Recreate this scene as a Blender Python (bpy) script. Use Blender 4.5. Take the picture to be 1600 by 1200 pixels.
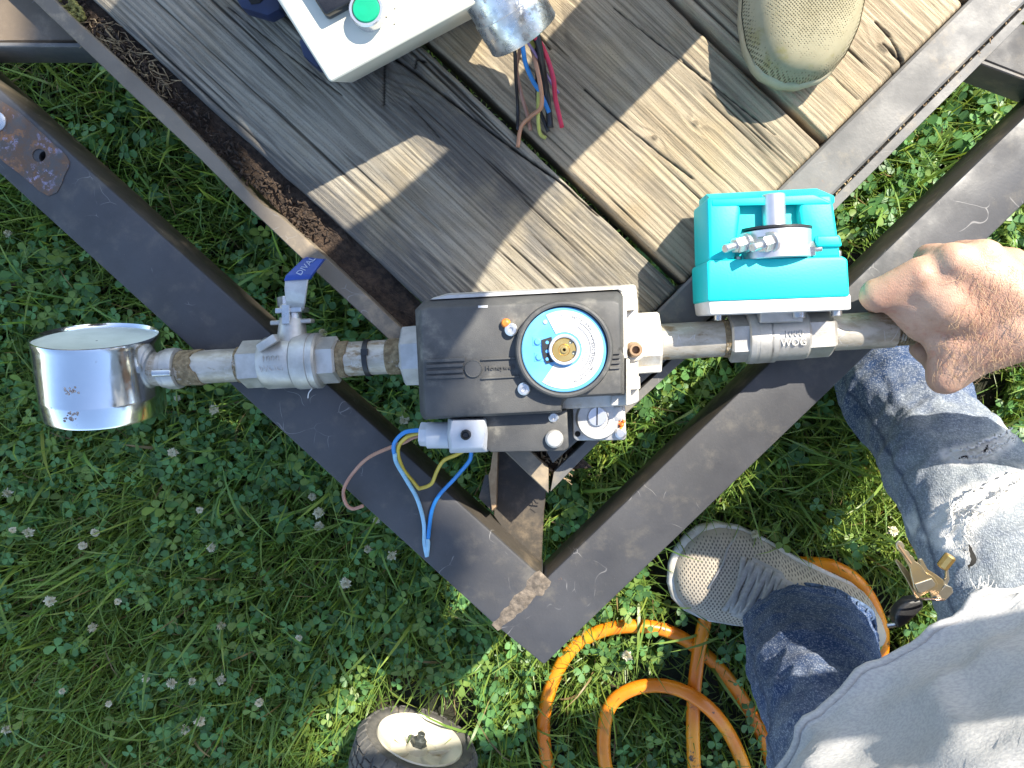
import bpy, bmesh, math, random
import numpy as np
from mathutils import Vector, Matrix, Euler
random.seed(7); rng = np.random.default_rng(7)
SC = bpy.context.scene
for o in list(bpy.data.objects): bpy.data.objects.remove(o)
# ------------------------------------------------------------------ camera, sky, sun, exposure
CAM_H = 1.06; F = 1200.0; NADIR = (850.0, 520.0)
_n = Vector(((NADIR[0]-800)/F, (600-NADIR[1])/F, -1)).normalized()
_up = -_n
_x = (Vector((1, 0, 0)) - _up*_up.x).normalized()
_y = _up.cross(_x)
ROT = Matrix((_x, _y, _up))
cam = bpy.data.cameras.new('camera'); cam_o = bpy.data.objects.new('camera', cam); SC.collection.objects.link(cam_o)
cam.sensor_width = 36; cam.lens = 36*F/1600; cam.clip_start = 0.01; cam.clip_end = 500
cam_o.matrix_world = Matrix.Translation((0, 0, CAM_H)) @ ROT.to_4x4()
SC.camera = cam_o
AZ = math.atan2(.655, .755); EL = math.radians(47)
SUN = Vector((.655*math.cos(EL), .755*math.cos(EL), math.sin(EL))).normalized()
w = bpy.data.worlds.new('World'); SC.world = w; w.use_nodes = True
sky = w.node_tree.nodes.new('ShaderNodeTexSky'); sky.sky_type = 'NISHITA'; sky.sun_disc = False
sky.sun_elevation = EL; sky.sun_rotation = AZ
bgn = w.node_tree.nodes['Background']; bgn.inputs[1].default_value = 0.15
w.node_tree.links.new(sky.outputs[0], bgn.inputs[0])
sl = bpy.data.lights.new('sun', 'SUN'); sl.energy = 4.3; sl.angle = math.radians(.53); sl.color = (1, .93, .80)
slo = bpy.data.objects.new('sun', sl); SC.collection.objects.link(slo)
slo.location = SUN*20; slo.rotation_euler = SUN.to_track_quat('Z', 'Y').to_euler()
SC.view_settings.view_transform = 'Standard'; SC.view_settings.look = 'None'
SC.view_settings.exposure = 1.45; SC.view_settings.gamma = 1; SC.view_settings.use_curve_mapping = False

# ------------------------------------------------------------------ geometry helpers
def P(px, py, z):
    d = ROT @ Vector(((px-800)/F, (600-py)/F, -1))
    t = (CAM_H-z)/(-d.z)
    return Vector((d.x*t, d.y*t, z))
def R(px, z): return px*(CAM_H-z)/F
PINV = {}
def link(name, bm, mat, parent=None, smooth=35, recalc=True):
    if isinstance(bm, bpy.types.Mesh): me = bm
    else:
        if recalc: bmesh.ops.recalc_face_normals(bm, faces=bm.faces)
        me = bpy.data.meshes.new(name); bm.to_mesh(me); bm.free()
    me.name = name
    for m in (mat if isinstance(mat, (list, tuple)) else [mat]): me.materials.append(m)
    if smooth is not None:
        me.shade_smooth()
        if smooth < 180: me.set_sharp_from_angle(angle=math.radians(smooth))
    o = bpy.data.objects.new(name, me); SC.collection.objects.link(o)
    if parent is not None:
        o.parent = parent
        if parent.name in PINV: o.matrix_parent_inverse = Matrix.Translation(-PINV[parent.name])
    return o
def thing(name, label, cat, loc, group=None):
    o = bpy.data.objects.new(name, None); SC.collection.objects.link(o); o.location = loc
    o.empty_display_size = .05
    PINV[o.name] = Vector(loc); tag(o, label, cat, group); return o
def tag(o, label, cat, group=None):
    o['label'] = label; o['category'] = cat
    if group: o['group'] = group
    return o
def kind(o, k): o['kind'] = k; return o
def prism2(bm, top, bot, mi=0, mside=None):
    n = len(top); T = [bm.verts.new(p) for p in top]; B = [bm.verts.new(p) for p in bot]
    fs = [bm.faces.new(T), bm.faces.new(B[::-1])]
    fs[0].material_index = mi; fs[1].material_index = mi
    for i in range(n):
        f = bm.faces.new([T[i], B[i], B[(i+1) % n], T[(i+1) % n]]); f.material_index = mi if mside is None else mside
        fs.append(f)
    return fs
def prism(bm, poly, zt, zb, mi=0, mside=None):
    T = [P(x, y, zt) for x, y in poly]
    return prism2(bm, T, [Vector((p.x, p.y, zb)) for p in T], mi, mside)
def bev(bm, w, seg=2, edges=None):
    bmesh.ops.remove_doubles(bm, verts=bm.verts, dist=1e-6)
    bmesh.ops.bevel(bm, geom=list(edges or bm.edges), offset=w, segments=seg, profile=.5, affect='EDGES', clamp_overlap=True)
def frame(axis):
    a = axis.normalized(); h = Vector((0, 0, 1)) if abs(a.z) < .9 else Vector((0, 1, 0))
    s = a.cross(h).normalized(); return s, s.cross(a).normalized()*-1
def rings_faces(bm, rings, cap=True, closed=True):
    for a, b in zip(rings[:-1], rings[1:]):
        n = len(a)
        for i in range(n if closed else n-1):
            j = (i+1) % n
            bm.faces.new([a[i], a[j], b[j], b[i]])
    if cap:
        bm.faces.new(rings[0][::-1]); bm.faces.new(rings[-1])
def lathe(bm, a, axis, prof, n=32, rot=0., cap=True):
    """prof: (distance along axis, radius)"""
    axis = axis.normalized(); s, t = frame(axis); rings = []
    for d, r in prof:
        c = a + axis*d
        rings.append([bm.verts.new(c + (s*math.cos(rot+2*math.pi*i/n) + t*math.sin(rot+2*math.pi*i/n))*max(r, 1e-5)) for i in range(n)])
    rings_faces(bm, rings, cap)
def cyl(bm, a, b, r1, r2=None, n=24, rot=0., ch=0.):
    r2 = r1 if r2 is None else r2; L = (b-a).length
    pr = [(0, r1), (L, r2)] if not ch else [(0, r1-ch), (ch, r1), (L-ch, r2), (L, r2-ch)]
    lathe(bm, a, b-a, pr, n, rot)
def crom(pts, k=8):
    pts = [Vector(p) for p in pts]; out = []
    Q = [pts[0]*2-pts[1]] + pts + [pts[-1]*2-pts[-2]]
    for i in range(1, len(Q)-2):
        p0, p1, p2, p3 = Q[i-1:i+3]
        for j in range(k):
            t = j/k
            out.append(.5*((2*p1)+(p2-p0)*t+(2*p0-5*p1+4*p2-p3)*t*t+(3*p1-p0-3*p2+p3)*t**3))
    out.append(pts[-1]); return out
def tube(bm, pts, r, n=8, flat=None):
    rings = []; m = len(pts); prev = None
    for i, p in enumerate(pts):
        d = (pts[min(i+1, m-1)]-pts[max(i-1, 0)])
        if d.length < 1e-9: d = Vector((1, 0, 0))
        d.normalize()
        if prev is None: s, t = frame(d)
        else:
            s = (prev - d*prev.dot(d)).normalized(); t = d.cross(s)
        prev = s
        rr = r[i] if hasattr(r, '__len__') else r
        rings.append([bm.verts.new(p + (s*math.cos(2*math.pi*k/n) + t*math.sin(2*math.pi*k/n))*rr) for k in range(n)])
    rings_faces(bm, rings)
def wire(name, pxs, r, mat, parent, k=6, n=7):
    bm = bmesh.new(); tube(bm, crom([P(*p) for p in pxs], k), r, n); return link(name, bm, mat, parent, 180)
def boxo(bm, c, X, Y, Z, sx, sy, sz):
    v = {}
    for i in (-1, 1):
        for j in (-1, 1):
            for k in (-1, 1): v[i, j, k] = bm.verts.new(c + X*(i*sx/2) + Y*(j*sy/2) + Z*(k*sz/2))
    for q in (((-1,-1,-1),(-1,1,-1),(1,1,-1),(1,-1,-1)), ((-1,-1,1),(1,-1,1),(1,1,1),(-1,1,1)), ((-1,-1,-1),(1,-1,-1),(1,-1,1),(-1,-1,1)),
              ((-1,1,-1),(-1,1,1),(1,1,1),(1,1,-1)), ((-1,-1,-1),(-1,-1,1),(-1,1,1),(-1,1,-1)), ((1,-1,-1),(1,1,-1),(1,1,1),(1,-1,1))):
        bm.faces.new([v[k] for k in q])
def np_mesh(name, verts, quads, attr=None):
    me = bpy.data.meshes.new(name); nv = len(verts); nf = len(quads); kf = quads.shape[1]
    me.vertices.add(nv); me.vertices.foreach_set('co', np.ascontiguousarray(verts, np.float32).ravel())
    me.loops.add(nf*kf); me.loops.foreach_set('vertex_index', np.ascontiguousarray(quads, np.int32).ravel())
    me.polygons.add(nf); me.polygons.foreach_set('loop_start', np.arange(0, nf*kf, kf, dtype=np.int32))
    try: me.polygons.foreach_set('loop_total', np.full(nf, kf, np.int32))
    except Exception: pass
    me.update(calc_edges=True)
    if attr is not None:
        for nm, arr in attr.items():
            if arr.ndim == 1:
                at = me.attributes.new(nm, 'FLOAT', 'POINT'); at.data.foreach_set('value', arr.astype(np.float32))
            else:
                at = me.attributes.new(nm, 'FLOAT_COLOR', 'POINT')
                at.data.foreach_set('color', np.concatenate([arr, np.ones((len(arr), 1))], 1).astype(np.float32).ravel())
    return me
def _h(ix, iy, s):
    n = (ix.astype(np.int64)*374761393 + iy.astype(np.int64)*668265263 + s*974634777) & 0x7fffffff
    n = ((n ^ (n >> 13))*1274126177) & 0x7fffffff
    return ((n ^ (n >> 16)) & 0xffff)/65535.0
def vn(x, y, s=0):
    x = np.asarray(x, float); y = np.asarray(y, float)
    ix = np.floor(x); iy = np.floor(y); fx = x-ix; fy = y-iy
    fx = fx*fx*(3-2*fx); fy = fy*fy*(3-2*fy)
    a = _h(ix, iy, s); b = _h(ix+1, iy, s); c = _h(ix, iy+1, s); d = _h(ix+1, iy+1, s)
    return (a*(1-fx)+b*fx)*(1-fy) + (c*(1-fx)+d*fx)*fy
def fbm(x, y, s=0, o=4):
    t = 0.; a = .5; f = 1.
    for i in range(o): t = t + a*vn(x*f, y*f, s+i*17); a *= .5; f *= 2.03
    return t/(1-.5**o)
def sst(a, b, x):
    t = np.clip((x-a)/(b-a), 0, 1); return t*t*(3-2*t)
def text_bm(bm, body, size, place, ext=.0004, align='CENTER'):
    """adds extruded lettering; place: Matrix from text plane to world"""
    cu = bpy.data.curves.new('t', 'FONT'); cu.body = body; cu.size = size; cu.extrude = ext; cu.resolution_u = 2
    cu.align_x = align; cu.align_y = 'CENTER'
    o = bpy.data.objects.new('t', cu); SC.collection.objects.link(o)
    dg = bpy.context.evaluated_depsgraph_get(); me = bpy.data.meshes.new_from_object(o.evaluated_get(dg))
    bpy.data.objects.remove(o); bpy.data.curves.remove(cu)
    me.transform(place); bm.from_mesh(me); bpy.data.meshes.remove(me)
def capsule(bm, a, b, ra, rb, n=16):
    d = b-a; L = d.length
    if L < 1e-6: d = Vector((0, 0, 1)); L = 1e-6
    pr = [(-ra*math.cos(t), ra*math.sin(t)) for t in (.12, .5, .95, 1.3)] + [(L+rb*math.cos(t), rb*math.sin(t)) for t in (1.3, .95, .5, .12)]
    lathe(bm, a, d, pr, n)
def remesh(bm, vox, it=4, fac=.5):
    bmesh.ops.recalc_face_normals(bm, faces=bm.faces)
    me = bpy.data.meshes.new('r'); bm.to_mesh(me); bm.free()
    o = bpy.data.objects.new('r', me); SC.collection.objects.link(o)
    m = o.modifiers.new('r', 'REMESH'); m.mode = 'VOXEL'; m.voxel_size = vox
    s = o.modifiers.new('s', 'SMOOTH'); s.factor = fac; s.iterations = it
    dg = bpy.context.evaluated_depsgraph_get(); out = bpy.data.meshes.new_from_object(o.evaluated_get(dg))
    bpy.data.objects.remove(o); bpy.data.meshes.remove(me); return out
def mesh_co(me):
    co = np.empty(len(me.vertices)*3, np.float32); me.vertices.foreach_get('co', co); return co.reshape(-1, 3)
def mesh_no(me):
    no = np.empty(len(me.vertices)*3, np.float32); me.vertices.foreach_get('normal', no); return no.reshape(-1, 3)
def loft_mesh(path, radii, n=64, k=10, disp=None, ax=None):
    """path: world centres, radii: (ra, rb) per centre; smooth loft, disp(u, ang, pts) -> offset along the radius (metres)"""
    C = np.array([list(p) for p in crom(path, k)])
    rr = np.array([list(p) for p in crom([Vector((r[0], r[1], 0)) for r in radii], k)])[:, :2]
    m = len(C); T = np.gradient(C, axis=0); T /= np.linalg.norm(T, axis=1)[:, None]
    h = np.array(ax if ax is not None else (1., 0, 0)); V = []; Dd = []
    ang = np.linspace(0, 2*np.pi, n, endpoint=False)
    for i in range(m):
        s = h - T[i]*h.dot(T[i]); s /= np.linalg.norm(s); t = np.cross(T[i], s)
        dirs = np.cos(ang)[:, None]*s*rr[i, 0] + np.sin(ang)[:, None]*t*rr[i, 1]
        V.append(C[i]+dirs); Dd.append(dirs/np.linalg.norm(dirs, axis=1)[:, None])
    V = np.array(V); Dd = np.array(Dd)
    if disp is not None:
        U, A = np.meshgrid(np.linspace(0, 1, m), ang, indexing='ij')
        V = V + Dd*disp(U, A, V)[..., None]
    idx = np.arange(m*n).reshape(m, n)
    q = np.stack([idx[:-1], np.roll(idx, -1, 1)[:-1], np.roll(idx, -1, 1)[1:], idx[1:]], -1).reshape(-1, 4)
    return V.reshape(-1, 3), q, V

# ------------------------------------------------------------------ material helpers
def nodes(name):
    m = bpy.data.materials.new(name); m.use_nodes = True; nt = m.node_tree
    return m, nt, nt.nodes['Principled BSDF'], nt.links
def N(nt, t, **kw):
    n = nt.nodes.new(t)
    for k, v in kw.items(): setattr(n, k, v)
    return n
def coords(nt, stretch=(1, 1, 1), rotz=0., space='Object'):
    tc = N(nt, 'ShaderNodeTexCoord'); mp = N(nt, 'ShaderNodeMapping')
    mp.inputs['Scale'].default_value = stretch; mp.inputs['Rotation'].default_value = (0, 0, rotz)
    nt.links.new(tc.outputs[space], mp.inputs[0]); return mp.outputs[0]
def coords_along(nt, rotz, scale):   # turn first, then stretch: grain that runs along a direction
    tc = N(nt, 'ShaderNodeTexCoord'); m1 = N(nt, 'ShaderNodeMapping'); m1.inputs['Rotation'].default_value = (0, 0, rotz)
    m2 = N(nt, 'ShaderNodeMapping'); m2.inputs['Scale'].default_value = scale
    nt.links.new(tc.outputs['Object'], m1.inputs[0]); nt.links.new(m1.outputs[0], m2.inputs[0]); return m2.outputs[0]
def noise(nt, co, scale, detail=5, rough=.6, dist=0.):
    n = N(nt, 'ShaderNodeTexNoise'); n.inputs['Scale'].default_value = scale; n.inputs['Detail'].default_value = detail
    n.inputs['Roughness'].default_value = rough; n.inputs['Distortion'].default_value = dist
    nt.links.new(co, n.inputs['Vector']); return n.outputs['Fac']
def ramp(nt, f, lo, hi, a=0., b=1.):
    n = N(nt, 'ShaderNodeMapRange'); n.interpolation_type = 'SMOOTHSTEP'
    for i, v in zip((1, 2, 3, 4), (lo, hi, a, b)): n.inputs[i].default_value = v
    nt.links.new(f, n.inputs[0]); return n.outputs[0]
def mix(nt, f, a, b, mode='MIX'):
    n = N(nt, 'ShaderNodeMix', data_type='RGBA', blend_type=mode)
    for s, v in ((n.inputs[0], f), (n.inputs[6], a), (n.inputs[7], b)):
        if isinstance(v, bpy.types.NodeSocket): nt.links.new(v, s)
        elif isinstance(v, (int, float)): s.default_value = v
        else: s.default_value = (*v, 1)
    return n.outputs[2]
def math_n(nt, op, a, b):
    n = N(nt, 'ShaderNodeMath', operation=op)
    for s, v in zip(n.inputs, (a, b)):
        if isinstance(v, bpy.types.NodeSocket): nt.links.new(v, s)
        else: s.default_value = v
    return n.outputs[0]
def bumpn(nt, h, strength, dist=.001, prev=None):
    b = N(nt, 'ShaderNodeBump'); b.inputs['Strength'].default_value = strength; b.inputs['Distance'].default_value = dist
    nt.links.new(h, b.inputs['Height'])
    if prev is not None: nt.links.new(prev, b.inputs['Normal'])
    return b.outputs[0]
def mk(name, c1, c2=None, ns=40, lo=.35, hi=.65, rough=.5, rough2=None, metal=0., bump=0., bs=400, dirt=None, ds=25, dlo=.55, dhi=.68,
       drough=.85, stretch=(1, 1, 1), rotz=0., sss=0., coat=0., scratch=None, ss=90, bdist=.001):
    m, nt, b, L = nodes(name); co = coords(nt, stretch, rotz)
    col = mix(nt, ramp(nt, noise(nt, co, ns), lo, hi), c1, c2 or tuple(v*.8 for v in c1))
    rs = None
    if rough2 is not None: rs = ramp(nt, noise(nt, co, ns*1.7), .35, .65, rough, rough2)
    if scratch is not None:
        v = N(nt, 'ShaderNodeTexVoronoi', feature='DISTANCE_TO_EDGE'); v.inputs['Scale'].default_value = ss
        wv = N(nt, 'ShaderNodeMapping'); wv.inputs['Scale'].default_value = (1, .13, 1); wv.inputs['Rotation'].default_value = (0, 0, .6)
        L.new(co, wv.inputs[0]); L.new(wv.outputs[0], v.inputs['Vector'])
        f = math_n(nt, 'MULTIPLY', ramp(nt, v.outputs['Distance'], .0, .035, 1, 0), ramp(nt, noise(nt, co, 18), .5, .66))
        col = mix(nt, f, col, scratch)
    if dirt is not None:
        df = ramp(nt, noise(nt, co, ds, 7, .68), dlo, dhi)
        col = mix(nt, df, col, dirt)
        mm = math_n(nt, 'SUBTRACT', 1., df)
        L.new(math_n(nt, 'MULTIPLY', mm, metal), b.inputs['Metallic'])
        rr = N(nt, 'ShaderNodeMix'); L.new(df, rr.inputs[0]); rr.inputs[2].default_value = rough; rr.inputs[3].default_value = drough
        if rs is not None: L.new(rs, rr.inputs[2])
        rs = rr.outputs[0]
    else: b.inputs['Metallic'].default_value = metal
    L.new(col, b.inputs['Base Color'])
    if rs is not None: L.new(rs, b.inputs['Roughness'])
    else: b.inputs['Roughness'].default_value = rough
    if bump: L.new(bumpn(nt, noise(nt, co, bs, 6), bump, bdist), b.inputs['Normal'])
    if sss:
        b.inputs['Subsurface Weight'].default_value = sss; b.inputs['Subsurface Radius'].default_value = (.008, .003, .0015)
    if coat: b.inputs['Coat Weight'].default_value = coat
    return m
# ------------------------------------------------------------------ materials
def paint_steel(name, base, dust, f=1.0):
    m, nt, b, L = nodes(name); co = coords(nt)
    c = mix(nt, ramp(nt, noise(nt, co, 9, 6), .35, .7), base, tuple(v*1.45 for v in base))
    c = mix(nt, math_n(nt, 'MULTIPLY', ramp(nt, noise(nt, co, 26, 8, .7), .5, .72), .5*f), c, dust)
    # fine speckle and scratches
    sp = ramp(nt, noise(nt, co, 900, 2), .68, .78); c = mix(nt, math_n(nt, 'MULTIPLY', sp, .35), c, (.33, .30, .26))
    wv = N(nt, 'ShaderNodeTexVoronoi', feature='DISTANCE_TO_EDGE'); wv.inputs['Scale'].default_value = 26
    dn = N(nt, 'ShaderNodeTexNoise'); dn.inputs['Scale'].default_value = 14; L.new(co, dn.inputs['Vector'])
    vm = N(nt, 'ShaderNodeVectorMath', operation='MULTIPLY_ADD'); L.new(dn.outputs['Color'], vm.inputs[0]); vm.inputs[1].default_value = (.11, .11, .11); L.new(co, vm.inputs[2])
    L.new(vm.outputs[0], wv.inputs['Vector'])
    sc = math_n(nt, 'MULTIPLY', ramp(nt, wv.outputs['Distance'], .0, .012, 1, 0), ramp(nt, noise(nt, co, 21, 3), .56, .64))
    c = mix(nt, math_n(nt, 'MULTIPLY', sc, .6), c, (.30, .29, .28))
    # rust freckles
    ru = ramp(nt, noise(nt, co, 33, 6, .75), .69, .76); c = mix(nt, math_n(nt, 'MULTIPLY', ru, .5), c, (.23, .12, .06))
    L.new(c, b.inputs['Base Color'])
    L.new(ramp(nt, noise(nt, co, 30, 6), .3, .7, .46, .7), b.inputs['Roughness'])
    L.new(bumpn(nt, noise(nt, co, 320, 6), .25, .0006), b.inputs['Normal'])
    return m
M = {}
M['beam'] = paint_steel('dark_painted_steel', (.041, .041, .044), (.14, .125, .10))
M['beam_side'] = paint_steel('dusty_painted_steel', (.046, .039, .031), (.19, .145, .095), 1.4)  # browner tone than the beam tops
M['rail'] = paint_steel('dusty_rail_steel', (.095, .092, .088), (.25, .21, .155), 1.4)
M['rail_tan'] = paint_steel('tan_rail_steel', (.14, .115, .085), (.36, .28, .18), 1.5)
M['rail_dark'] = paint_steel('dark_rail_steel', (.034, .036, .045), (.17, .14, .10), .9)
M['plate'] = paint_steel('tan_dusty_plate', (.12, .09, .06), (.28, .21, .14), 1.3)
M['bare_edge'] = mk('raw_edge', (.42, .29, .17), (.30, .19, .10), ns=60, rough=.75, bump=.3)
def rust_patch():
    m, nt, b, L = nodes('rusted_steel'); co = coords(nt)
    c = mix(nt, ramp(nt, noise(nt, co, 45, 7, .7), .38, .62), (.13, .075, .045), (.085, .08, .078))
    c = mix(nt, ramp(nt, noise(nt, co, 70, 7, .7), .54, .62), c, (.22, .11, .055))
    pp = ramp(nt, noise(nt, co, 160, 6, .7), .52, .58); c = mix(nt, math_n(nt, 'MULTIPLY', pp, ramp(nt, noise(nt, co, 22), .5, .58)), c, (.27, .25, .36))
    L.new(c, b.inputs['Base Color']); b.inputs['Roughness'].default_value = .7; b.inputs['Metallic'].default_value = .2
    L.new(bumpn(nt, noise(nt, co, 150, 8, .7), .6, .0012), b.inputs['Normal']); return m
M['rust'] = rust_patch()
def wood(name, grey, pale, dark, warm):
    m, nt, b, L = nodes(name)
    at = N(nt, 'ShaderNodeAttribute', attribute_name='late'); tn = N(nt, 'ShaderNodeAttribute', attribute_name='tone'); ck = N(nt, 'ShaderNodeAttribute', attribute_name='dirt')
    co = coords(nt)
    c = mix(nt, ramp(nt, tn.outputs['Fac'], .3, .7), grey, pale)
    c = mix(nt, ramp(nt, noise(nt, co, 14, 5), .45, .7), c, warm)
    c = mix(nt, math_n(nt, 'MULTIPLY', at.outputs['Fac'], .58), c, dark)
    gm = ramp(nt, noise(nt, co, 7, 4), .38, .62, .25, 1.)
    g1 = noise(nt, coords_along(nt, .757, (5, 420, 60)), 1., 4, .65); g2 = noise(nt, coords_along(nt, .757, (9, 1100, 60)), 1., 3, .6)
    c = mix(nt, math_n(nt, 'MULTIPLY', gm, ramp(nt, g1, .48, .64, 0, .5)), c, tuple(v*.62 for v in dark)); c = mix(nt, math_n(nt, 'MULTIPLY', gm, ramp(nt, g2, .54, .68, 0, .5)), c, tuple(v*.4 for v in dark))
    c = mix(nt, ramp(nt, g2, .30, .42, .35, 0), c, tuple(min(v*1.25, .6) for v in pale))
    c = mix(nt, math_n(nt, 'MULTIPLY', ramp(nt, noise(nt, co, 700, 3), .56, .7), .4), c, tuple(v*.45 for v in dark))
    c = mix(nt, ck.outputs['Fac'], c, (.03, .024, .018))
    L.new(c, b.inputs['Base Color']); b.inputs['Roughness'].default_value = .8; b.inputs['Specular IOR Level'].default_value = .3
    L.new(bumpn(nt, math_n(nt, 'ADD', noise(nt, co, 900, 4, .7), math_n(nt, 'MULTIPLY', ramp(nt, g2, .5, .66), -1.2)), .6, .0007), b.inputs['Normal']); return m
M['wood1'] = wood('weathered_grey_wood', (.125, .115, .10), (.32, .285, .22), (.095, .083, .067), (.28, .235, .16))
M['wood2'] = wood('weathered_tan_wood', (.19, .158, .112), (.35, .29, .20), (.135, .105, .07), (.34, .265, .16))
M['wood3'] = wood('pale_tan_wood', (.29, .235, .16), (.45, .365, .25), (.21, .16, .10), (.43, .33, .20))
M['dirt'] = mk('dark_dirt', (.030, .020, .014), (.075, .048, .03), ns=160, rough=.95, bump=1, bs=300, bdist=.004)
M['straw'] = mk('straw', (.36, .27, .15), (.14, .09, .05), ns=35, rough=.8)
M['moss'] = mk('moss', (.34, .30, .08), (.13, .12, .03), ns=260, rough=.95, bump=1, bs=500, bdist=.003)
M['weld'] = mk('weld', (.10, .08, .06), (.20, .16, .12), ns=160, rough=.6, metal=.3, bump=.8, bs=300)
PIPE_DIRT = (.23, .165, .09)
M['pipe'] = mk('galvanised_pipe', (.52, .48, .41), (.38, .34, .27), ns=55, rough=.42, rough2=.6, metal=.55, bump=.25, bs=350, dirt=PIPE_DIRT, ds=38, dlo=.53, dhi=.66, stretch=(1, 2.2, 2.2), scratch=(.6, .6, .6))
M['pipe_dirty'] = mk('mud_caked_pipe', (.16, .115, .06), (.30, .23, .13), ns=180, rough=.95, bump=1, bs=350, bdist=.003, dirt=(.40, .35, .28), ds=70, dlo=.58, dhi=.64)
M['cast'] = mk('cast_stainless', (.56, .54, .50), (.44, .42, .38), ns=50, rough=.42, rough2=.56, metal=.72, bump=.35, bs=900, dirt=(.42, .34, .22), ds=30, dlo=.6, dhi=.78, bdist=.0005)
M['steel'] = mk('bright_steel', (.62, .62, .61), (.5, .5, .5), ns=90, rough=.25, rough2=.4, metal=.9, dirt=(.35, .28, .2), ds=120, dlo=.66, dhi=.78)
M['alu'] = mk('die_cast_aluminium', (.55, .54, .52), (.45, .44, .42), ns=70, rough=.45, rough2=.6, metal=.6, bump=.3, bs=700, dirt=(.40, .31, .19), ds=34, dlo=.57, dhi=.74)
M['alu_dusty'] = mk('dusty_aluminium', (.62, .60, .55), (.54, .50, .43), ns=90, rough=.6, metal=.25, bump=.5, bs=350, dirt=(.48, .38, .24), ds=60, dlo=.56, dhi=.72)
def chrome():
    m, nt, b, L = nodes('scuffed_chrome'); co = coords(nt)
    f = ramp(nt, noise(nt, co, 60, 8, .75), .64, .72)
    L.new(mix(nt, f, (.80, .82, .84), (.42, .36, .33)), b.inputs['Base Color']); b.inputs['Metallic'].default_value = 1
    L.new(ramp(nt, noise(nt, co, 120, 6), .35, .75, .10, .24), b.inputs['Roughness'])
    L.new(bumpn(nt, noise(nt, co, 45, 4), .06, .001), b.inputs['Normal']); return m
M['chrome'] = chrome()
M['chrome_in'] = mk('dull_zinc', (.66, .72, .64), (.58, .64, .56), ns=40, rough=.5, metal=.0, bump=.2)
M['zinc'] = mk('zinc_conduit', (.72, .73, .72), (.52, .52, .50), ns=70, lo=.42, hi=.6, rough=.18, rough2=.4, metal=.85, dirt=(.55, .53, .46), ds=55, dlo=.56, dhi=.64, bump=.1)
M['blackplastic'] = mk('charcoal_plastic', (.072, .071, .068), (.052, .052, .052), ns=30, rough=.55, rough2=.7, bump=.6, bs=1100, bdist=.0004, dirt=(.25, .235, .20), ds=26, dlo=.5, dhi=.84)
M['black'] = mk('black_plastic', (.018, .018, .02), rough=.45, bump=.2)
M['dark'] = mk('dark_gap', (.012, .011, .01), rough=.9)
M['blue_disc'] = mk('blue_dial', (.10, .34, .64), (.14, .40, .66), ns=30, rough=.25, dirt=(.42, .46, .36), ds=40, dlo=.62, dhi=.8, drough=.6, coat=.4)
M['label'] = mk('white_label', (.50, .50, .50), (.46, .47, .49), ns=20, rough=.4)
M['ink'] = mk('label_ink', (.03, .035, .045), rough=.6)
M['brass'] = mk('brass', (.72, .52, .20), (.62, .42, .14), ns=60, rough=.3, metal=.9)
M['copper_nipple'] = mk('brown_brass', (.40, .26, .15), (.30, .19, .11), ns=90, rough=.45, metal=.6)
M['orange_wax'] = mk('orange_sealing_paint', (.78, .26, .03), (.7, .12, .02), ns=200, rough=.45)
M['greyplastic'] = mk('light_grey_plastic', (.56, .58, .61), (.50, .52, .55), ns=40, rough=.45, bump=.1, dirt=(.36, .33, .28), ds=60, dlo=.62, dhi=.8)
M['teal'] = mk('teal_paint', (.0, .60, .60), (.0, .54, .55), ns=14, rough=.5, bump=.12, bs=500, dirt=(.0, .46, .46), ds=30, dlo=.62, dhi=.8)
M['white_plate'] = mk('white_painted_plate', (.76, .74, .70), (.66, .63, .57), ns=40, rough=.5, dirt=(.50, .42, .30), ds=45, dlo=.64, dhi=.76)
M['silver'] = mk('satin_aluminium', (.66, .66, .68), (.6, .6, .62), ns=60, rough=.36, metal=.8)
M['navy_grip'] = mk('blue_vinyl', (.02, .06, .30), (.016, .05, .24), ns=40, rough=.38, dirt=(.2, .2, .25), ds=90, dlo=.66, dhi=.8)
M['grip_print'] = mk('grip_print', (.35, .42, .6), rough=.5)
M['cream_box'] = mk('cream_enamel', (.64, .62, .51), (.60, .58, .48), ns=12, rough=.32, dirt=(.45, .40, .30), ds=120, dlo=.70, dhi=.78)
M['display'] = mk('smoked_display', (.012, .012, .014), (.02, .02, .022), ns=40, rough=.16)
M['navy'] = mk('navy_plastic', (.012, .022, .07), (.010, .018, .055), ns=30, rough=.4)
M['green_btn'] = mk('green_button', (.0, .34, .17), rough=.35)
M['btn_ring'] = mk('button_collar', (.62, .63, .65), rough=.22, metal=.7)
def wmat(n, c): return mk(n, c, tuple(v*.85 for v in c), ns=80, rough=.38)
M['w_blue'] = wmat('blue_wire', (.03, .24, .62)); M['w_yel'] = wmat('yellow_wire', (.62, .46, .06)); M['w_brown'] = wmat('brown_wire', (.42, .22, .15))
M['w_lblue'] = wmat('pale_blue_wire', (.30, .56, .74)); M['w_red'] = wmat('red_wire', (.56, .02, .07)); M['w_black'] = wmat('black_wire', (.018, .018, .022))  # includes a lit copy of the blue wire colour
M['w_violet'] = wmat('violet_wire', (.25, .16, .30)); M['w_copper'] = wmat('copper_brown_wire', (.50, .24, .13)); M['w_ygreen'] = wmat('yellow_green_wire', (.45, .45, .10))
M['tyre'] = mk('dusty_rubber', (.07, .067, .062), (.115, .108, .095), ns=60, rough=.85, bump=.5, dirt=(.22, .18, .13), ds=60, dlo=.55, dhi=.75)
M['rim'] = mk('cream_rim', (.60, .57, .47), (.52, .47, .36), ns=35, rough=.4, dirt=(.45, .38, .26), ds=50, dlo=.62, dhi=.76)
M['bolt_dark'] = mk('dark_bolt', (.09, .10, .095), (.16, .17, .16), ns=120, rough=.4, metal=.7)
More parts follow.
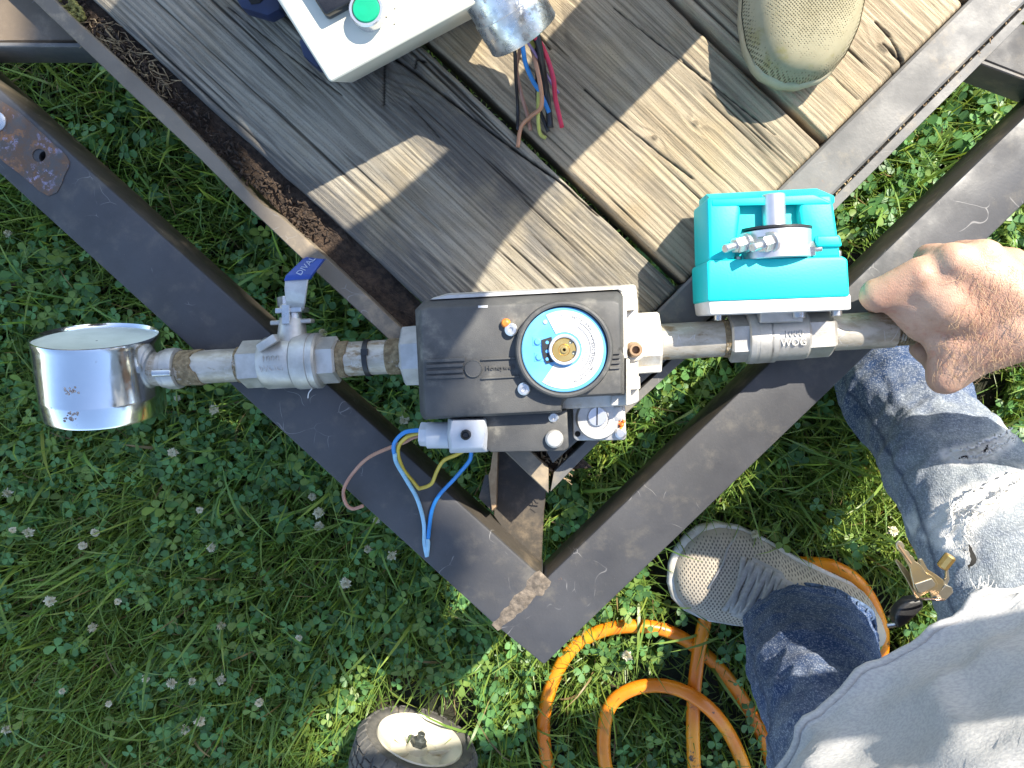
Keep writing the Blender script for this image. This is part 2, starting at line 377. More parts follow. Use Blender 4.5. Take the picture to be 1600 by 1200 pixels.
def hose_mat():
    m, nt, b, L = nodes('orange_hose'); co = coords(nt)
    c = mix(nt, ramp(nt, noise(nt, co, 9, 3), .4, .62), (.70, .175, .006), (.80, .28, .010))
    c = mix(nt, ramp(nt, noise(nt, co, 45, 8, .78), .58, .65), c, (.05, .03, .02))
    c = mix(nt, math_n(nt, 'MULTIPLY', ramp(nt, noise(nt, co, 20, 5), .58, .68), .5), c, (.32, .07, .02))
    L.new(c, b.inputs['Base Color']); b.inputs['Roughness'].default_value = .36
    L.new(bumpn(nt, noise(nt, co, 260, 4), .2, .0008), b.inputs['Normal']); return m
M['hose'] = hose_mat()
def denim(name, deep, pale):
    m, nt, b, L = nodes(name); tc = N(nt, 'ShaderNodeAttribute', attribute_name='fade'); co = coords(nt)
    uv = N(nt, 'ShaderNodeUVMap') if False else None
    f = math_n(nt, 'ADD', tc.outputs['Fac'], ramp(nt, noise(nt, co, 45, 7, .7), .25, .75, -.2, .2))
    c = mix(nt, ramp(nt, f, .05, .95), deep, pale)
    # twill: fine dashes running along the leg
    c1 = coords(nt, (1, .22, .22), .7); c2 = coords(nt, (.25, 1, .3), .7)
    wv = noise(nt, c1, 1500, 2); wv2 = noise(nt, c2, 1200, 2)
    tw = math_n(nt, 'ADD', ramp(nt, wv, .35, .65), ramp(nt, wv2, .35, .65))
    c = mix(nt, ramp(nt, tw, .3, 1.7, .34, .0), c, tuple(v*.22 for v in deep))
    c = mix(nt, ramp(nt, tw, 1.1, 1.9, .0, .45), c, (.50, .52, .55))
    th = N(nt, 'ShaderNodeAttribute', attribute_name='thread'); c = mix(nt, th.outputs['Fac'], c, (.72, .70, .66))
    se = N(nt, 'ShaderNodeAttribute', attribute_name='seam'); c = mix(nt, se.outputs['Fac'], c, tuple(v*.4 for v in deep))
    L.new(c, b.inputs['Base Color']); b.inputs['Roughness'].default_value = .9; b.inputs['Specular IOR Level'].default_value = .15
    b.inputs['Sheen Weight'].default_value = .15
    h = math_n(nt, 'ADD', tw, noise(nt, co, 220, 5))
    L.new(bumpn(nt, h, .5, .0006), b.inputs['Normal']); return m
M['denim'] = denim('faded_denim', (.022, .058, .155), (.33, .36, .375))
M['frayed'] = mk('frayed_thread', (.70, .69, .66), (.58, .58, .58), ns=60, rough=.9)
M['stitch'] = mk('seam_stitch', (.03, .055, .11), (.10, .15, .25), ns=120, rough=.9)
def jersey(name, c1, c2):
    m, nt, b, L = nodes(name); co = coords(nt); cs = coords(nt, (.35, 1, 1), .5)
    c = mix(nt, ramp(nt, noise(nt, cs, 700, 3, .6), .36, .66), c1, c2)
    c = mix(nt, math_n(nt, 'MULTIPLY', ramp(nt, noise(nt, co, 40, 6), .45, .75), .3), c, tuple(v*.8 for v in c2))
    L.new(c, b.inputs['Base Color']); b.inputs['Roughness'].default_value = .95; b.inputs['Specular IOR Level'].default_value = .1
    b.inputs['Sheen Weight'].default_value = .2
    h = math_n(nt, 'ADD', noise(nt, cs, 800, 3), math_n(nt, 'MULTIPLY', noise(nt, co, 60, 5), 1.5))
    L.new(bumpn(nt, h, .35, .001), b.inputs['Normal']); return m
M['tee'] = jersey('heather_grey_jersey', (.44, .43, .415), (.35, .345, .345))
M['tee2'] = jersey('dark_jersey', (.10, .11, .13), (.07, .08, .1))
M['trousers'] = mk('khaki_trousers', (.18, .15, .10), (.14, .12, .08), ns=60, rough=.9, bump=.4)
def skin_mat():
    m, nt, b, L = nodes('skin'); co = coords(nt)
    c = mix(nt, ramp(nt, noise(nt, co, 30, 5), .35, .65), (.54, .335, .235), (.45, .255, .175))
    c = mix(nt, math_n(nt, 'MULTIPLY', ramp(nt, noise(nt, co, 70, 5, .7), .55, .68), .5), c, (.45, .18, .12))
    c = mix(nt, math_n(nt, 'MULTIPLY', ramp(nt, noise(nt, co, 170, 5), .58, .68), .4), c, (.35, .19, .10))
    L.new(c, b.inputs['Base Color']); b.inputs['Roughness'].default_value = .5
    b.inputs['Subsurface Weight'].default_value = .06; b.inputs['Subsurface Radius'].default_value = (.006, .002, .001); b.inputs['Subsurface Scale'].default_value = .6
    v = N(nt, 'ShaderNodeTexVoronoi', feature='DISTANCE_TO_EDGE'); v.inputs['Scale'].default_value = 900; cs = coords(nt, (1, .45, .8), .3); L.new(cs, v.inputs['Vector'])
    h = math_n(nt, 'ADD', math_n(nt, 'MULTIPLY', ramp(nt, v.outputs['Distance'], 0, .3), .35), math_n(nt, 'MULTIPLY', noise(nt, coords(nt, (.35, 1, 1), 1.2), 150, 4), 1.6))
    L.new(bumpn(nt, h, .45, .0008), b.inputs['Normal']); return m
M['skin'] = skin_mat()
M['hair'] = mk('arm_hair', (.62, .44, .26), (.48, .32, .18), ns=20, rough=.5)
def knit(name, c1, c2, hole, scale, cut=.34, extra=None, kst=(1, .62, .05)):
    m, nt, b, L = nodes(name); co = coords(nt, kst, .78)
    v = N(nt, 'ShaderNodeTexVoronoi'); v.inputs['Scale'].default_value = scale; v.inputs['Randomness'].default_value = .12; L.new(co, v.inputs['Vector'])
    c = mix(nt, ramp(nt, noise(nt, coords(nt), 25, 5), .35, .65), c1, c2)
    if extra: c = mix(nt, ramp(nt, noise(nt, coords(nt), 40, 6), .55, .7), c, extra)
    hl = ramp(nt, v.outputs['Distance'], cut-.1, cut+.06, 1, 0)
    c = mix(nt, hl, c, hole); L.new(c, b.inputs['Base Color']); b.inputs['Roughness'].default_value = .85; b.inputs['Specular IOR Level'].default_value = .2
    L.new(bumpn(nt, math_n(nt, 'SUBTRACT', 1., hl), .6, .0012), b.inputs['Normal']); return m
M['shoe_knit'] = knit('perforated_grey_knit', (.44, .38, .30), (.38, .34, .28), (.13, .115, .10), 300, .33)
M['shoe_khaki'] = knit('khaki_mesh', (.27, .24, .15), (.34, .305, .20), (.11, .095, .06), 500, .42, (.25, .22, .10), (1, 1, .03))
M['sole'] = mk('pale_rubber_sole', (.66, .64, .60), (.52, .48, .40), ns=40, rough=.6, dirt=(.30, .26, .18), ds=50, dlo=.6, dhi=.75)
M['shoe_edge'] = mk('khaki_shoe_edging', (.40, .36, .25), (.34, .30, .20), ns=60, rough=.7, bump=.3)
M['toe_cap'] = mk('shoe_overlay', (.35, .33, .31), (.30, .29, .27), ns=50, rough=.7, bump=.3)
M['lace'] = mk('grey_lace', (.34, .33, .32), (.27, .26, .25), ns=160, rough=.85, bump=.5, bs=900)
M['key'] = mk('worn_brass_key', (.60, .46, .24), (.50, .43, .30), ns=60, rough=.3, metal=.9)
M['key_silver'] = mk('nickel_key', (.58, .55, .48), (.5, .46, .38), ns=60, rough=.3, metal=.9)
M['keyring'] = mk('key_ring_wire', (.55, .38, .30), rough=.25, metal=1)
M['bark'] = mk('bark', (.12, .09, .06), (.2, .16, .11), ns=30, rough=.9, bump=1, bs=60, bdist=.01)
M['hair2'] = mk('head_hair', (.06, .045, .03), rough=.6)
def soil():
    m, nt, b, L = nodes('soil'); co = coords(nt)
    c = mix(nt, ramp(nt, noise(nt, co, 30, 8, .7), .35, .65), (.014, .012, .008), (.030, .024, .014))
    c = mix(nt, ramp(nt, noise(nt, co, 6, 5), .4, .7), c, (.014, .022, .008))
    L.new(c, b.inputs['Base Color']); b.inputs['Roughness'].default_value = .95
    L.new(bumpn(nt, noise(nt, co, 120, 6), .8, .006), b.inputs['Normal']); return m
M['soil'] = soil()
def leafmat(name, trans=.33, rough=.36):
    m, nt, b, L = nodes(name)
    at = N(nt, 'ShaderNodeAttribute', attribute_name='Col'); L.new(at.outputs['Color'], b.inputs['Base Color'])
    b.inputs['Roughness'].default_value = rough; b.inputs['Specular IOR Level'].default_value = .35
    tr = N(nt, 'ShaderNodeBsdfTranslucent'); tc = mix(nt, 1., at.outputs['Color'], (1.5, 1.35, .55), 'MULTIPLY'); L.new(tc, tr.inputs[0])
    mx = N(nt, 'ShaderNodeMixShader'); mx.inputs[0].default_value = trans
    out = nt.nodes['Material Output']; L.new(b.outputs[0], mx.inputs[1]); L.new(tr.outputs[0], mx.inputs[2]); L.new(mx.outputs[0], out.inputs[0]); return m
M['grass'] = leafmat('grass_blade'); M['clover'] = leafmat('clover_leaf', .28, .42); M['treeleaf'] = leafmat('tree_leaf', .12)
M['petal'] = mk('clover_petal', (.66, .64, .48), (.50, .42, .26), ns=150, rough=.7)
M['stem'] = mk('flower_stem', (.08, .15, .04), rough=.6)

# ------------------------------------------------------------------ ground and lawn
bm = bmesh.new()
q = [bm.verts.new((x, y, 0)) for x, y in ((-60, -60), (60, -60), (60, 60), (-60, 60))]; bm.faces.new(q)
kind(link('ground', bm, M['soil'], smooth=None), 'structure')
def pick(n, x0, x1, y0, y1): return rng.uniform(x0, x1, n), rng.uniform(y0, y1, n)
def make_blades(x, y, L, wd, lean0, curve, col, K=5, head=None, zb=0.):
    n = len(x); head = rng.uniform(0, 2*np.pi, n) if head is None else head
    ds = L/K; px = x.copy(); py = y.copy(); pz = np.full(n, 0.)+zb; th = lean0.copy()
    side = head + np.pi/2 + rng.normal(0, .35, n); sx = np.cos(side); sy = np.sin(side); sz = rng.normal(0, .25, n)
    V = np.zeros((n, (K+1)*2, 3)); C = np.zeros((n, (K+1)*2, 3))
    for i in range(K+1):
        s = i/K; ww = wd*(.72+.5*s-.2*s*s)*(1-s**3.2)*.5+.00012
        for k, sg in ((0, -1), (1, 1)):
            V[:, 2*i+k, 0] = px+sg*ww*sx; V[:, 2*i+k, 1] = py+sg*ww*sy; V[:, 2*i+k, 2] = np.maximum(pz+sg*ww*sz, .002)
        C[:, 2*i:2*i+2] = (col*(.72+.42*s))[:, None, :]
        px = px+ds*np.sin(th)*np.cos(head); py = py+ds*np.sin(th)*np.sin(head); pz = pz+ds*np.cos(th); th = np.minimum(th+curve*ds, 2.3)
    base = (np.arange(n)*(K+1)*2)[:, None]
    q = np.concatenate([base+np.array([2*i, 2*i+1, 2*i+3, 2*i+2]) for i in range(K)], 1).reshape(-1, 4)
    return V.reshape(-1, 3), q, C.reshape(-1, 3)
def lawn_cols(n, x, y):
    t = fbm(x*5+9, y*5, 3); base = np.array([.125, .220, .045])*(.75+.5*rng.random((n, 1)))
    yel = np.array([.235, .275, .05]); k = np.clip(rng.normal(.22, .25, n)+.5*(t-.5), 0, 1)[:, None]
    c = base*(1-k)+yel*k; dry = rng.random(n) < .035; c[dry] = np.array([.24, .17, .08])*(.6+.6*rng.random((dry.sum(), 1))); return c
def under_deck(x, y):  # ground hidden by the planks
    a = P(500, 300, .3); b_ = P(857, 655, .3); c_ = P(1512, 0, .3)
    dx, dy = (b_-a).x, (b_-a).y; l = ((x-a.x)*dy-(y-a.y)*dx) < -.06*math.hypot(dx, dy)
    dx, dy = (c_-b_).x, (c_-b_).y; r = ((x-b_.x)*dy-(y-b_.y)*dx) < -.06*math.hypot(dx, dy)
    return l & r

# places where things press the lawn down
hose_px = [(1180, 1500, .02), (1100, 1300, .05), (1085, 1200, .06), (1084, 1090, .064), (1098, 985, .050), (1125, 900, .036), (1180, 872, .032), (1240, 879, .036), (1300, 885, .046), (1345, 915, .050), (1372, 965, .052), (1378, 1010, .045), (1365, 1100, .025), (1360, 1300, .02), (1290, 1420, .02),
           (1225, 1290, .035), (1202, 1180, .04), (1165, 1100, .042), (1110, 1030, .042), (1040, 985, .050), (960, 981, .050), (900, 1008, .048), (866, 1060, .046), (850, 1120, .046), (853, 1180, .046), (868, 1240, .04), (900, 1330, .02), (1020, 1400, .02),
           (1110, 1350, .02), (1010, 1330, .035), (962, 1240, .055), (944, 1180, .062), (950, 1110, .064), (985, 1078, .064), (1040, 1072, .066), (1095, 1096, .084), (1140, 1148, .060), (1172, 1230, .045), (1190, 1330, .02)]
hose_path = crom([P(x_, y_, max(z_-.012, .013)) for x_, y_, z_ in hose_px], 14)
SHOES = [(P(1345, 968, .02), P(1052, 866, .02)), (P(1500, 600, .01), P(1300, 440, .01))]
_wa = (P(850, 520, .08)-P(657, 1150, .08)); _wa.z = 0; _wa.normalize(); WC = P(657, 1152, .080)
def pressed(x, y):
    k = np.zeros(len(x), bool)
    for (h_, t_) in SHOES:
        d_ = t_-h_; L2 = d_.x**2+d_.y**2; t = np.clip(((x-h_.x)*d_.x+(y-h_.y)*d_.y)/L2, .06, .9); k |= np.hypot(x-h_.x-t*d_.x, y-h_.y-t*d_.y) < .066
    e = _wa*.055; sx, sy = -_wa.y, _wa.x; lx = (x-WC.x)*sx+(y-WC.y)*sy; ly = (x-WC.x)*_wa.x+(y-WC.y)*_wa.y
    k |= (np.abs(lx) < .075) & (ly > -.07) & (ly < .035+.03*rng.random(len(x)))
    hx = np.array([list(p) for p in hose_path])[::4]
    d = np.min(np.hypot(x[:, None]-hx[None, :, 0], y[:, None]-hx[None, :, 1]), 1); k |= (d < .021) & (rng.random(len(x)) < .82)
    return k
Vs, Qs, Cs, off = [], [], [], 0
def add(v, q, c):
    global off
    Vs.append(v); Qs.append(q+off); Cs.append(c); off += len(v)
x, y = pick(135000, -1.0, .95, -.85, .62)
keep = (rng.random(len(x)) < np.where(under_deck(x, y), .12, .55+.75*fbm(x*7, y*7, 11))) & ~pressed(x, y); x, y = x[keep], y[keep]; n = len(x)
cl = np.round(fbm(x*16, y*16, 5)*30); hd = (vn(cl*3.1, cl*1.7, 2)*9+rng.normal(0, 1.0, n))   # blades of one tuft lean alike
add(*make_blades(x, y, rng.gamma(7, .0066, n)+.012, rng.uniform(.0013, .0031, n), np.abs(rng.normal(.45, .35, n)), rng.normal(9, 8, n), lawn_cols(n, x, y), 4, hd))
x, y = pick(1700, -1.0, .95, -.85, .62); keep = ~pressed(x, y); x, y = x[keep], y[keep]; n = len(x)               # long broad blades
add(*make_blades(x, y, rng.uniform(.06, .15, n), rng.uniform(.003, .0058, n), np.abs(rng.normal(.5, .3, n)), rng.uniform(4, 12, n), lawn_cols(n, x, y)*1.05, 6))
th = rng.uniform(0, 2*np.pi, 9000); rr = np.sqrt(rng.uniform(.9, 16, 9000)); x, y = rr*np.cos(th), rr*np.sin(th); n = len(x)
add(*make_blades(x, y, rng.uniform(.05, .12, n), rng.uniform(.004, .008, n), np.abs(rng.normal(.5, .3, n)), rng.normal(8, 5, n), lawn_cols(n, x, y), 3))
gm = np_mesh('grass', np.concatenate(Vs), np.concatenate(Qs), {'Col': np.concatenate(Cs)})
kind(link('grass', gm, M['grass'], smooth=180), 'stuff')
def clover_patch(n, area):
    x, y = pick(n, *area); d = fbm(x*6+31, y*6, 23)
    keep = (rng.random(n) < np.clip((d-.33)*5.0, .05, .85)) & ~under_deck(x, y) & ~pressed(x, y); x, y = x[keep], y[keep]; n = len(x)
    z = rng.uniform(.018, .056, n); rot = rng.uniform(0, 2*np.pi, n); size = rng.uniform(.0038, .0076, n)
    tx, ty = rng.normal(0, .34, n), rng.normal(0, .34, n); col = np.array([.085, .190, .058])*(.7+.7*rng.random((n, 1))); k = (rng.random(n) < .2)
    col[k] = np.array([.16, .245, .055])*(.8+.4*rng.random((k.sum(), 1)))
    V = np.zeros((n, 3, 7, 3)); C = np.zeros((n, 3, 7, 3))
    out = np.array([(0, 0), (.55, .52), (1.25, .80), (1.72, .34), (1.72, -.34), (1.25, -.80), (.55, -.52)])
    for l in range(3):
        a = rot+l*2*np.pi/3+rng.normal(0, .12, n); fold = rng.uniform(.0, .35, n); droop = rng.normal(-.05, .25, n)
        for j, (u, v) in enumerate(out):
            lx = u*size; ly = v*size; lz = np.abs(v)*size*fold + u*size*droop
            X = lx*np.cos(a)-ly*np.sin(a); Y = lx*np.sin(a)+ly*np.cos(a)
            V[:, l, j, 0] = x+X; V[:, l, j, 1] = y+Y; V[:, l, j, 2] = z+lz+X*tx+Y*ty
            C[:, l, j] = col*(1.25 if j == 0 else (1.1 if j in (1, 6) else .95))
    b0 = (np.arange(n*3)*7)[:, None]
    # stems
    sv, sq, sc = make_blades(x, y, z, np.full(n, .0011), np.full(n, .03), np.zeros(n), col*1.2, 2)
    return V.reshape(-1, 3), None, C.reshape(-1, 3), b0, (sv, sq, sc)
Vs, Qs, Cs, off = [], [], [], 0
v, q, c, b0, st = clover_patch(24000, (-1.0, .95, -.85, .62))
q2 = np.concatenate([b0+np.array([0, 1, 2, 3]), b0+np.array([0, 4, 5, 6])], 1).reshape(-1, 4); q3 = np.concatenate([b0+np.array([0, 3, 4, 4])], 1)
v = np.concatenate([v, v[b0[:, 0]+4]*0.5+v[b0[:, 0]+3]*0.5]); c = np.concatenate([c, c[b0[:, 0]+4]])
mid = (np.arange(len(b0))+len(b0)*7)[:, None]
q3 = np.concatenate([b0, b0+3, mid, b0+4], 1)
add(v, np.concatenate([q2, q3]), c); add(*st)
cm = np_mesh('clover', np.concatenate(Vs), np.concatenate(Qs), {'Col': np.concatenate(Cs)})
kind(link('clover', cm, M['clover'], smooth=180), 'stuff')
# ------------------------------------------------------------------ trailer frame and deck
ZB, ZD = .310, .322          # tongue top, deck top
trailer = thing('trailer', 'dark steel trailer tongue with weathered plank deck inside its V', 'trailer', P(850, 880, 0))
def rot_noise_edges(bm, amp):  # slightly dented metal
    for v in bm.verts:
        v.co.z += (random.random()-.5)*amp
def beam(poly, hole=None):
    bm = bmesh.new(); fs = prism(bm, poly, ZB, ZB-.066, 0, 1)
    bev(bm, .003, 2); return bm
inL = lambda x: 140+.9*x
outL = lambda x: 270+.906*x
bm = bmesh.new()
# left tongue member: its top is cut around the bolt hole
hx, hy, hr = 62, 243, 10
poly = [(-420, outL(-420)), (775, 979), (850, 905), (-420, inL(-420))]
bm = beam(poly)
left_beam = link('tongue_beam', bm, [M['beam'], M['beam_side']], trailer)
cutb = bmesh.new(); cyl(cutb, P(hx, hy, ZB+.01), Vector((*P(hx, hy, ZB).xy, ZB-.045)), R(hr, ZB), n=20)
cme = bpy.data.meshes.new('c'); bmesh.ops.recalc_face_normals(cutb, faces=cutb.faces); cutb.to_mesh(cme); cutb.free(); co_ = bpy.data.objects.new('c', cme); SC.collection.objects.link(co_)
md = left_beam.modifiers.new('b', 'BOOLEAN'); md.object = co_; md.operation = 'DIFFERENCE'; md.solver = 'EXACT'
dg = bpy.context.evaluated_depsgraph_get(); nm = bpy.data.meshes.new_from_object(left_beam.evaluated_get(dg)); left_beam.modifiers.clear(); left_beam.data = nm
bpy.data.objects.remove(co_); nm.shade_smooth(); nm.set_sharp_from_angle(angle=math.radians(35))
bm = beam([(776.5, 980), (850, 1040), (1735, 1040-.961*885), (1735, 905-.963*885), (851.5, 906)])
link('tongue_beam', bm, [M['beam'], M['beam_side']], trailer)
# rusted plate around the bolt hole (a thin ring of scale with the hole left open)
bm = bmesh.new()
def ring_patch(bm, outer, c, r, z, h, n=28):
    O, I = [], []
    for i in range(n):
        a = 2*math.pi*i/n; d = (math.cos(a), math.sin(a)); best = 1e9
        for (x1, y1), (x2, y2) in zip(outer, outer[1:]+outer[:1]):
            den = d[0]*(y2-y1)-d[1]*(x2-x1)
            if abs(den) < 1e-9: continue
            t = ((x1-c[0])*(y2-y1)-(y1-c[1])*(x2-x1))/den; u = ((x1-c[0])*d[1]-(y1-c[1])*d[0])/den
            if t > 0 and -1e-6 <= u <= 1+1e-6: best = min(best, t)
        j = best*(1+random.uniform(-.02, .02))
        O.append(P(c[0]+d[0]*j, c[1]+d[1]*j, z)); I.append(P(c[0]+d[0]*r, c[1]+d[1]*r, z))
    vo = [[bm.verts.new(p+Vector((0, 0, dz))) for p in pp] for pp, dz in ((O, -.0005), (O, h), (I, h), (I, -.0005))]
    for a_, b_ in zip(vo, vo[1:]):
        for i in range(n): bm.faces.new([a_[i], a_[(i+1) % n], b_[(i+1) % n], b_[i]])
ring_patch(bm, [(-14, 148), (16, 163), (60, 202), (112, 250), (92, 300), (74, 309), (28, 270), (-14, 236)], (hx, hy), hr+.5, ZB, .0009)
link('rusted_patch', bm, M['rust'], trailer, 30)
bm = bmesh.new(); lathe(bm, P(-4, 190, ZB+.0009), Vector((0, 0, 1)), [(0, R(15, ZB)), (.0015, R(15, ZB)), (.003, R(10, ZB))], 20)
link('bolt_head', bm, M['steel'], trailer)
# weld bead along the mitre
bm = bmesh.new(); rows = []
for i in range(90):
    t = i/89; x = 853+(773-853)*t; y = 901+(981-901)*t; row = []; w_ = (17 if t < .5 else 17-11*(t-.5)*2)*(.7+.5*float(vn(t*14, 2, 6)))
    for j in range(13):
        u = (j-6)/6; px = x+u*w_*.72; py = y+u*w_*.69; hgt = (1-u*u)*(.0003+.0042*float(fbm(px*.11, py*.11, 4))*(1.1-.6*t))*(1-.55*sst(.25, .75, float(vn(px*.05, py*.05, 9))))
        row.append(bm.verts.new(P(px, py, ZB-.0003+float(hgt))))
    rows.append(row)
for a, b in zip(rows, rows[1:]):
    for j in range(12): bm.faces.new([a[j], a[j+1], b[j+1], b[j]])
link('weld_bead', bm, M['weld'], trailer, 60)
# deck rails
rl_out = [(-260, -300), (51, 0), (125, 71), (212, 154), (297, 233), (390, 326), (472, 405), (600, 524), (720, 640), (857, 772)]
rl_in = [(-215, -300), (86, 0), (121, 34), (200, 106), (267, 169), (350, 255), (404, 316), (432, 332), (510, 402), (640, 524), (760, 638), (857, 731)]
def rail_strip(name, outer, inner, zt, zb, mat, n=60):
    def samp(pl, k):
        pts = [Vector((*p, 0)) for p in pl]; L = [0]
        for a, b in zip(pts, pts[1:]): L.append(L[-1]+(b-a).length)
        out = []
        for i in range(k):
            s = L[-1]*i/(k-1); j = max(j_ for j_ in range(len(L)-1) if L[j_] <= s+1e-9); u = (s-L[j])/(L[j+1]-L[j])
            out.append(pts[j].lerp(pts[j+1], min(u, 1)))
        return out
    bm = bmesh.new(); A, B = samp(outer, n), samp(inner, n); rr = []
    for i, (a, b) in enumerate(zip(A, B)):
        w_ = (vn(i*.4, 3)-.5)*.003; a_ = P(a.x, a.y, zt+w_); b_ = P(b.x, b.y, zt+w_*.6)
        m1 = a_.lerp(b_, .06); m2 = a_.lerp(b_, .94); dz = Vector((0, 0, .0012))
        rr.append([bm.verts.new(p) for p in (Vector((a_.x, a_.y, zb)), a_-dz*1.5, m1, m2, b_-dz*1.5, Vector((b_.x, b_.y, zb)))])
    rings_faces(bm, rr); return link(name, bm, mat, trailer, 18)
rail_strip('deck_rail', rl_out, rl_in, ZD+.004, ZD-.062, M['rail_tan'])
rail_strip('deck_rail', [(2100, 1606-2100), (1600, 6), (1300, 306), (1060, 546), (864, 724)], [(2100, 1516-2100), (1512, 3), (1222, 291), (1051, 462), (838, 675)], ZD+.003, ZD-.060, M['rail'])
rail_strip('rail_edge_strip', [(2100, 1636-2100), (1600, 33), (1303, 330), (1070, 562), (982, 643), (860, 769)], [(2100, 1611-2100), (1600, 11), (1300, 311), (1060, 551), (866, 736)], ZD+.0015, ZD-.064, M['rail'])
# trough floor with dirt, straw and moss
bm = bmesh.new(); rows = []
for i in range(120):
    t = i/119; x = -215+(860+215)*t; y0 = -300+(735+300)*t; row = []
    for j in range(14):
        u = j/13; px = x+u*70-4; py = y0-u*4
        row.append(bm.verts.new(P(px, py, ZD-.020+.010*float(fbm(px*.045, py*.045, 5))+.006*u*float(vn(px*.2, py*.2, 8)))))
    rows.append(row)
for a, b in zip(rows, rows[1:]):
    for j in range(13): bm.faces.new([a[j], a[j+1], b[j+1], b[j]])
kind(link('packed_dirt', bm, M['dirt'], trailer, 180), 'stuff')
def straw(name, n, fn, mat, lo=8, hi=45, r=.0007):
    bm = bmesh.new()
    for i in range(n):
        px, py, z = fn(); a = random.gauss(.8, .5) if random.random() < .7 else random.uniform(0, 6.3); l = random.uniform(lo, hi)
        p0, p1 = P(px, py, z), P(px+l*math.cos(a), py+l*math.sin(a), z+random.uniform(-.003, .004)); m_ = (p0+p1)/2+Vector((random.gauss(0, .0015), random.gauss(0, .0015), .002))
        tube(bm, [p0, m_, p1], r*random.uniform(.5, 1.5), 4)
    return kind(link(name, bm, mat, trailer, 180), 'stuff')
def tr(t0, t1):
    def f():
        t = random.uniform(t0, t1); return 121+(510-121)*t+random.uniform(2, 44), 34+(402-34)*t+random.uniform(-10, 5), ZD-.010+random.uniform(0, .006)
    return f
straw('dry_straw', 170, tr(.0, .30), M['straw'], 6, 30, .00042)
straw('leaf_litter', 420, tr(-.1, .9), M['dirt'], 3, 11, .0009)
straw('crack_debris', 150, lambda: (lambda t: (1300+300*t+random.uniform(0, 4), 308-300*t+random.uniform(-3, 3), ZD-.003))(random.random()), M['straw'], 2, 7, .0007)
straw('corner_debris', 70, lambda: (random.uniform(838, 888), random.uniform(712, 748), ZD-.006), M['straw'], 4, 16, .0007)
bm = bmesh.new()
for i in range(75):
    t = random.random(); c = P(101+26*t+random.gauss(0, 6), -8+38*t+random.gauss(0, 3), ZD-.005+random.uniform(0, .004)); r = random.uniform(.001, .0032)
    lathe(bm, c, Vector((random.gauss(0, .3), random.gauss(0, .3), 1)), [(-r, r*.6), (0, r), (r*.7, r*.7), (r, r*.2)], 8)
kind(link('moss', bm, M['moss'], trailer, 180), 'stuff')
